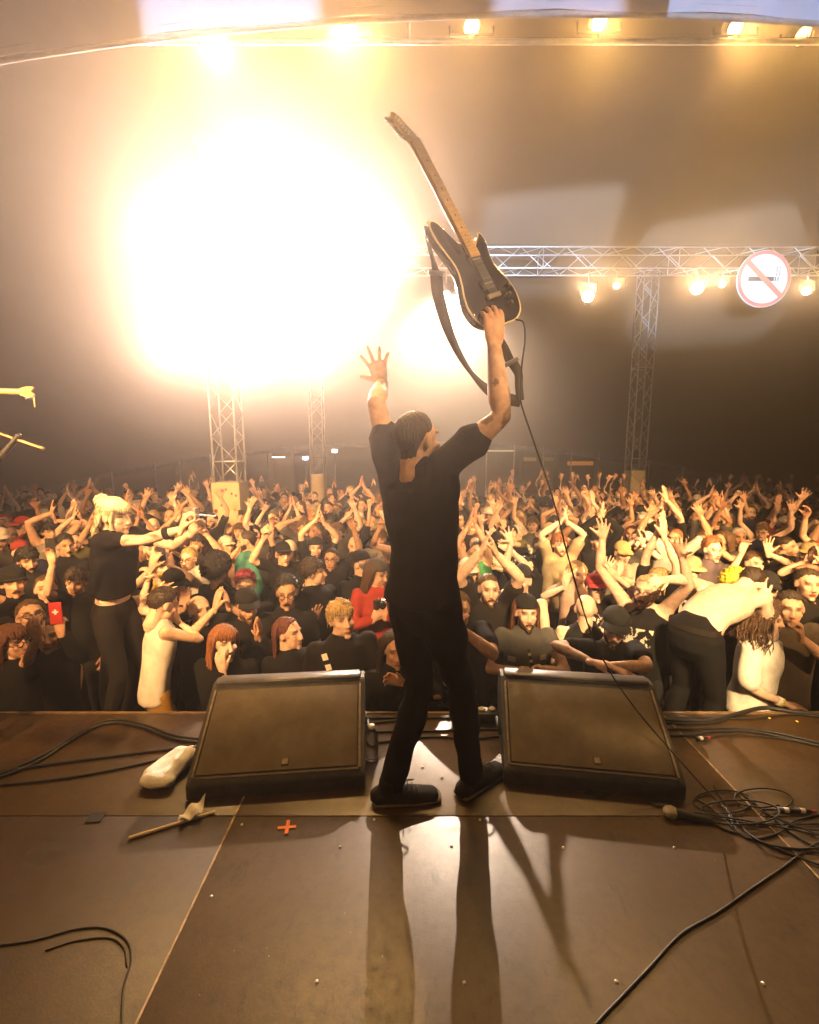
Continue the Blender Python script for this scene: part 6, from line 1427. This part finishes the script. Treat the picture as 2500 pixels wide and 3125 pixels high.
for s in (-1, 1): MB().lathe([(.020, .062), (.021, .066), (.021, .074), (.017, .077), (0, .078)], 16, Matrix.Translation((s * .03, .05, 0))).build('socket_cap', mat('pale_cap', (.55, .50, .45), .4), sb, True)
for k, (px_, py_) in enumerate(((2348, 2191), (2432, 2201), (1240, 2204), (1470, 2330), (1350, 2372), (1290, 2340))):
    p = atz(px_, py_, .0045); tag(MB().lathe([(0, .003), (.006, .0025), (.009, .001), (.010, 0)], 8, Matrix.Translation(p) @ Matrix.Diagonal((1, .7, 1, 1))).build('plectrum', mat('amber_pick' if k < 2 else 'pearl_pick', (.8, .55, .06) if k < 2 else (.7, .62, .5), .4), None, True), 'yellow plectrum dropped by the rim cables' if k < 2 else 'tiny pale plectrum dropped round the guitarist feet', 'plectrum', 'plectrums scattered on the deck')
# ---------------------------------------------------------------- the second guitarist at the wing, only the guitar neck in frame
wing = person('second guitarist at the stage wing in black, holding a guitar sideways at head height', loc=(-2.42, 1.95, 0), rz=2.2, H=1.80, hair='long', haircol='dark', L=dict(w=(-2.02, 1.93, 1.70), hand='grip', wpole=(.4, 0, -1)), Rr=dict(w=(-2.55, 2.05, 1.62), hand='grip', wpole=(-.6, 0, -1)), occ=False)
ng0, ng1 = at(-260, 1190, 1.93), at(62, 1196, 1.93); g2 = empty('electric_guitar', ng0); tag(g2, 'cream guitar neck and headstock poking in from the stage wing', 'guitar')
d = (ng1 - ng0)
MB().tube([(0, 0, 0), d], [(.014, .010), (.0125, .009)], 12, side=(0, 0, 1)).build('neck', M_MAPLE, g2, True)
hsO = [(0, -.020), (.015, -.026), (.045, -.036), (.088, -.034), (.094, -.020), (.078, -.004), (.078, .006), (.094, .022), (.088, .034), (.045, .034), (.015, .026), (0, .020)]
MB().prism(hsO, -.008, .008, Matrix.Translation(d) @ Matrix.Scale(.62, 4) @ Matrix.Rotation(R(90), 4, 'X')).build('headstock', M_MAPLE, g2)
for k in range(3): MB().tube([d + Vector((.012 + k * .013, .004, -.019)), d + Vector((.012 + k * .013, .008, -.027))], [.002, .004], 8).build('tuner_peg', M_STEEL, g2, True)
MB().tube([d + Vector((.054, 0, -.018)), d + Vector((.055, .0, -.06))], .003, 6).build('loose_string', M_CREAM, g2, True)
bx = [Vector((-.02 + x, 0, z)) for x, z in ((0, 0),)]
MB().prism([(p.x * 1.0, p.y) for p in ol], -.02, .02, Matrix.Translation((-.30, 0, 0)) @ Matrix.Rotation(R(90), 4, 'X') @ Matrix.Rotation(R(-90), 4, 'Z') @ Matrix.Translation((0, -.40, 0))).build('guitar_body', M_CREAM, g2)
ms = empty('microphone_stand', (-2.45, 1.70, 0)); tag(ms, 'dark microphone boom stand at the stage wing', 'stand')
SI2 = Matrix.Translation(-ms.location)
MB().tube([(0, 0, .02), SI2 @ at(-90, 1500, 2.02), SI2 @ at(58, 1330, 2.02)], .013, 8).build('upright', M_BLACK, ms, True)
MB().tube([SI2 @ at(-200, 1255, 2.02), SI2 @ at(132, 1370, 2.02)], .008, 8).build('boom', mat('boom_brass', (.28, .20, .10), .4, metal=.6), ms, True)
MB().lathe([(.15, 0), (.15, .018), (.02, .03), (.02, .06)], 20).build('base', M_BLACK, ms, True)

# ================================================================== held things
def local_hand(B, sgn, off=(0, 0, 0)): return B['MW'] @ (B['hand'][sgn] + Vector(off))
cp = (local_hand(blonde, -1) + local_hand(blonde, 1)) / 2
ph = empty('camera', cp + Vector((.03, -.01, .035)), -0.06); tag(ph, 'thin silver compact camera held out by the blonde woman', 'camera')
MB().box((0, 0, 0), (.030, .05, .075)).build('camera_body', mat('silver_plastic', (.45, .43, .42), .3, metal=.5), ph, bevel=.005)
MB().box((.075, 0, -.010), (.11, .045, .006), Matrix.Rotation(.10, 3, 'Y')).build('flip_screen', mat('screen_edge', (.6, .6, .62), .2, metal=.6), ph, bevel=.002)
hp = local_hand(h_redphone, 1) + Vector((0, -.015, .075)); rp = empty('phone', hp, 0.2); tag(rp, 'phone in red case with white cross held low near the blonde woman', 'phone')
MB().box((0, 0, 0), (.074, .010, .145)).build('case', mat('red_case', (.45, .035, .03), .4), rp, bevel=.006)
for dims in ((.034, .002, .012), (.012, .0024, .034)): MB().box((0, -.0062, .01), dims).build('white_cross', mat('white_print', (.8, .78, .72), .5), rp)
make_phone(local_hand(h_arm, 1) + Vector((0, .0, .055)), 0.1, 'phone held up by the bare armed person beside the blonde woman')
cpl = (local_hand(h_plaid, -1) + local_hand(h_plaid, 1)) / 2; cm = empty('camera', cpl + Vector((0, .02, .03)), 0.5); tag(cm, 'black camera held by the person in the red check shirt', 'camera')
MB().box((0, 0, 0), (.12, .05, .08)).build('camera_body', M_BLACK, cm, bevel=.008); MB().lathe([(.03, 0), (.032, .05), (.026, .052), (0, .045)], 16, Matrix.Rotation(R(90), 4, 'X')).build('lens', M_GLOSS, cm, True)
# steps the raised people stand on, hidden behind the front row
for B_, lab in ((blonde, 'black barrier step under the blonde woman'), (shirtless, 'black barrier step under the shirtless man'), (h_tank, 'black barrier step under the person in the tank top')):
    p = B_['root'].location; hgt = p.z - GROUND_Z - .004
    r_ = empty('barrier_step', (p.x, p.y, GROUND_Z)); tag(r_, lab, 'step')
    MB().box((0, 0, hgt - .02), (.55, .40, .04)).build('tread', M_BLACK, r_, bevel=.005)
    for sx in (-1, 1): MB().box((sx * .25, 0, (hgt - .04) / 2), (.04, .38, hgt - .04)).build('side_frame', M_BLACK, r_)
# ================================================================== hanging sign
sg = at(2330, 852, 12.55); sr = 0.70
sign = empty('no_smoking_sign', sg); tag(sign, 'round white no smoking sign with barred cigarette hanging on the long truss', 'sign')
SM = Matrix.Rotation(R(90), 4, 'X')
M_SW = mat('sign_white', (.80, .78, .78), .6, var=.03); M_SR = mat('sign_red', (.62, .16, .12), .6, var=.05); M_SB = mat('sign_dark', (.10, .08, .07), .6)
MB().lathe([(0, .02), (sr, .02), (sr, -.02), (0, -.02)], 48, SM).build('disc', M_SW, sign)
MB().lathe([(sr * .86, .021), (sr * .86, .028), (sr * .985, .028), (sr * .985, .021)], 48, SM).build('red_ring', M_SR, sign)
MB().box((-.08, -.024, .0), (.66, .006, .11)).build('cigarette', M_SB, sign)
for x in (.29, .36): MB().box((x, -.024, 0), (.035, .006, .11)).build('ember', M_SB, sign)
for x in (.31, .385): MB().tube([(x, -.024, .08), (x + .01, -.024, .16), (x - .005, -.024, .24), (x + .012, -.024, .30)], .013, 6).build('smoke_wisp', M_SB, sign, True)
MB().box((0, -.030, 0), (sr * 1.75, .006, .13), Matrix.Rotation(R(42), 3, 'Y')).build('bar', M_SR, sign)
for x in (-.35, .35): MB().tube([(x, 0, sr * .75), (x, .2, zt - sg.z)], .012, 6).build('hanger', M_STEEL, sign, True)

# ================================================================== night fairground beyond the eave
def stall(px, Y, w, h, col, label, lit=0.0, sign_cols=()):
    x = at(px, 1450, Y).x; r_ = empty('market_stall', (x, Y, GROUND_Z)); tag(r_, label, 'stall')
    M_ = mat('stall_%d' % px, col, .85, var=.2, scale=2)
    MB().box((0, .4, h / 2), (w, .06, h)).build('back_panel', M_, r_)
    for s in (-1, 1): MB().box((s * (w / 2 + .032), 0, h / 2), (.06, .86, h)).build('side_panel', M_, r_)
    MB().box((0, -.42, .5), (w - .02, .05, 1.0)).build('counter', M_, r_)
    MB().box((0, -.1, h + .05), (w + .3, 1.3, .08)).build('awning', mat('awning_%d' % px, tuple(c * .6 for c in col), .8), r_)
    if lit:
        MB().box((0, -.76, h - .10), (w * .7, .04, .10)).build('light_bar', emit('stall_light_%d' % px, (1.0, .85, .55), lit), r_)
    for k, (c, s) in enumerate(sign_cols):
        MB().box((-w / 2 + (k + .5) * w / len(sign_cols), -.50, h * .72), (w / len(sign_cols) * .62, .03, .22)).build('sign_panel', emit('stall_sign_%d_%d' % (px, k), c, s), r_)
    return r_
stall(1500, 27, 3.4, 2.7, (.10, .07, .03), 'dim brown market stall under the eave beside the guitarist', 0.5)
stall(1640, 28, 2.6, 2.9, (.16, .11, .04), 'ochre panelled stall between the rear poles', 0.0, [((.55, .38, .12), .25), ((.35, .25, .08), .2)])
stall(1760, 27, 2.4, 2.6, (.09, .06, .03), 'dark stall hung with a small orange banner', 0.0, [((.9, .30, .05), .5)])
stall(2110, 30, 5.5, 3.1, (.05, .03, .02), 'far bar stall with red and yellow signs', 0.0, [((.9, .25, .05), .35), ((.8, .6, .05), .5), ((.8, .55, .05), .35), ((.9, .3, .05), .25)])
stall(640, 30, 4.0, 2.6, (.20, .13, .06), 'tan market stall lit by a row of warm lights by the stickered column', 1.2)
stall(860, 26, 1.2, 3.0, (.24, .16, .08), 'narrow kiosk with stacked strip lights behind the crowd', 0.0, [])
for k, z in enumerate((3.05, 2.55, 2.25)):
    p = at(850, 1400, 25.5); o = MB().box((0, 0, 0), (1.0 - .15 * k, .05, .07 if k == 0 else .045)).build('strip_light', emit('strip_glow', (1.0, .92, .78), 6.0), None, matrix=Matrix.Translation((p.x, 25.5, GROUND_Z + z))); tag(o, ['topmost long strip light on the narrow kiosk', 'middle strip light on the narrow kiosk', 'lowest strip light on the narrow kiosk'][k], 'light')
for (px, py, c, lab) in ((585, 1371, (1, .85, .6), 'lone floodlight on a mast beyond the tent'), (1022, 1376, (1, .85, .6), 'bright floodlight near the far column'), (933, 1398, (.6, .7, 1.0), 'small bluish floodlight beside the far column')):
    p = at(px, py, 32); r_ = empty('floodlight_mast', (p.x, 32, GROUND_Z)); tag(r_, lab, 'floodlight'); h = p.z - GROUND_Z
    MB().tube([(0, 0, 0), (0, 0, h)], .05, 8).build('mast', M_STEEL, r_, True); MB().box((0, -.05, h), (.34, .12, .20)).build('flood_head', emit('flood_glow_' + str(px), c, 14), r_)
for k, (px, py, w, h) in enumerate(((2123, 1427, .12, .34), (2178, 1425, .12, .50), (2198, 1432, .16, .12), (2192, 1440, .14, .40), (2207, 1420, .12, .26))):
    p = at(px, py, 29.2); o = MB().box((0, 0, 0), (w, .04, h)).build('lit_pane', emit('pane_glow', (.95, .95, 1.0), 3.0), None, matrix=Matrix.Translation(p)); tag(o, 'slim white lit panel over the far bar stall', 'light', 'white lit panels over the bar')
# pavilion at the far side, its light put into a glowing wall
pv = empty('white_pavilion', (at(45, 1600, 15).x, 15, GROUND_Z)); tag(pv, 'white pavilion wall glowing bluish by itself beyond the red cap', 'pavilion')
V = []; 
for (px, py) in ((14, 1650), (38, 1590), (46, 1552), (78, 1544), (76, 1556), (64, 1572), (58, 1610), (60, 1700), (20, 1700)): V.append(at(px, py, 15) - pv.location)
V2 = V + [v + Vector((0, .9, 0)) for v in V]; n = len(V)
obj('wall_panel', mkmesh('wall_panel', V2, [tuple(range(n)), tuple(range(n, 2 * n))[::-1]] + [(i, (i + 1) % n, n + (i + 1) % n, n + i) for i in range(n)], False), emit('glowing_canvas', (.75, .85, 1.0), 0.9), pv)
p = at(70, 1530, 15) - pv.location; MB().lathe([(0, .10), (.10, .06), (.13, 0), (.09, -.05), (0, -.07)], 16, Matrix.Translation(p)).build('lamp_globe', emit('pavilion_globe', (1.0, .8, .45), 8), pv, True)
MB().tube([p, p + Vector((0, 0, -.5))], .02, 6).build('lamp_pole', M_STEEL, pv)
bpy.data.scenes.remove(tmp_scene)
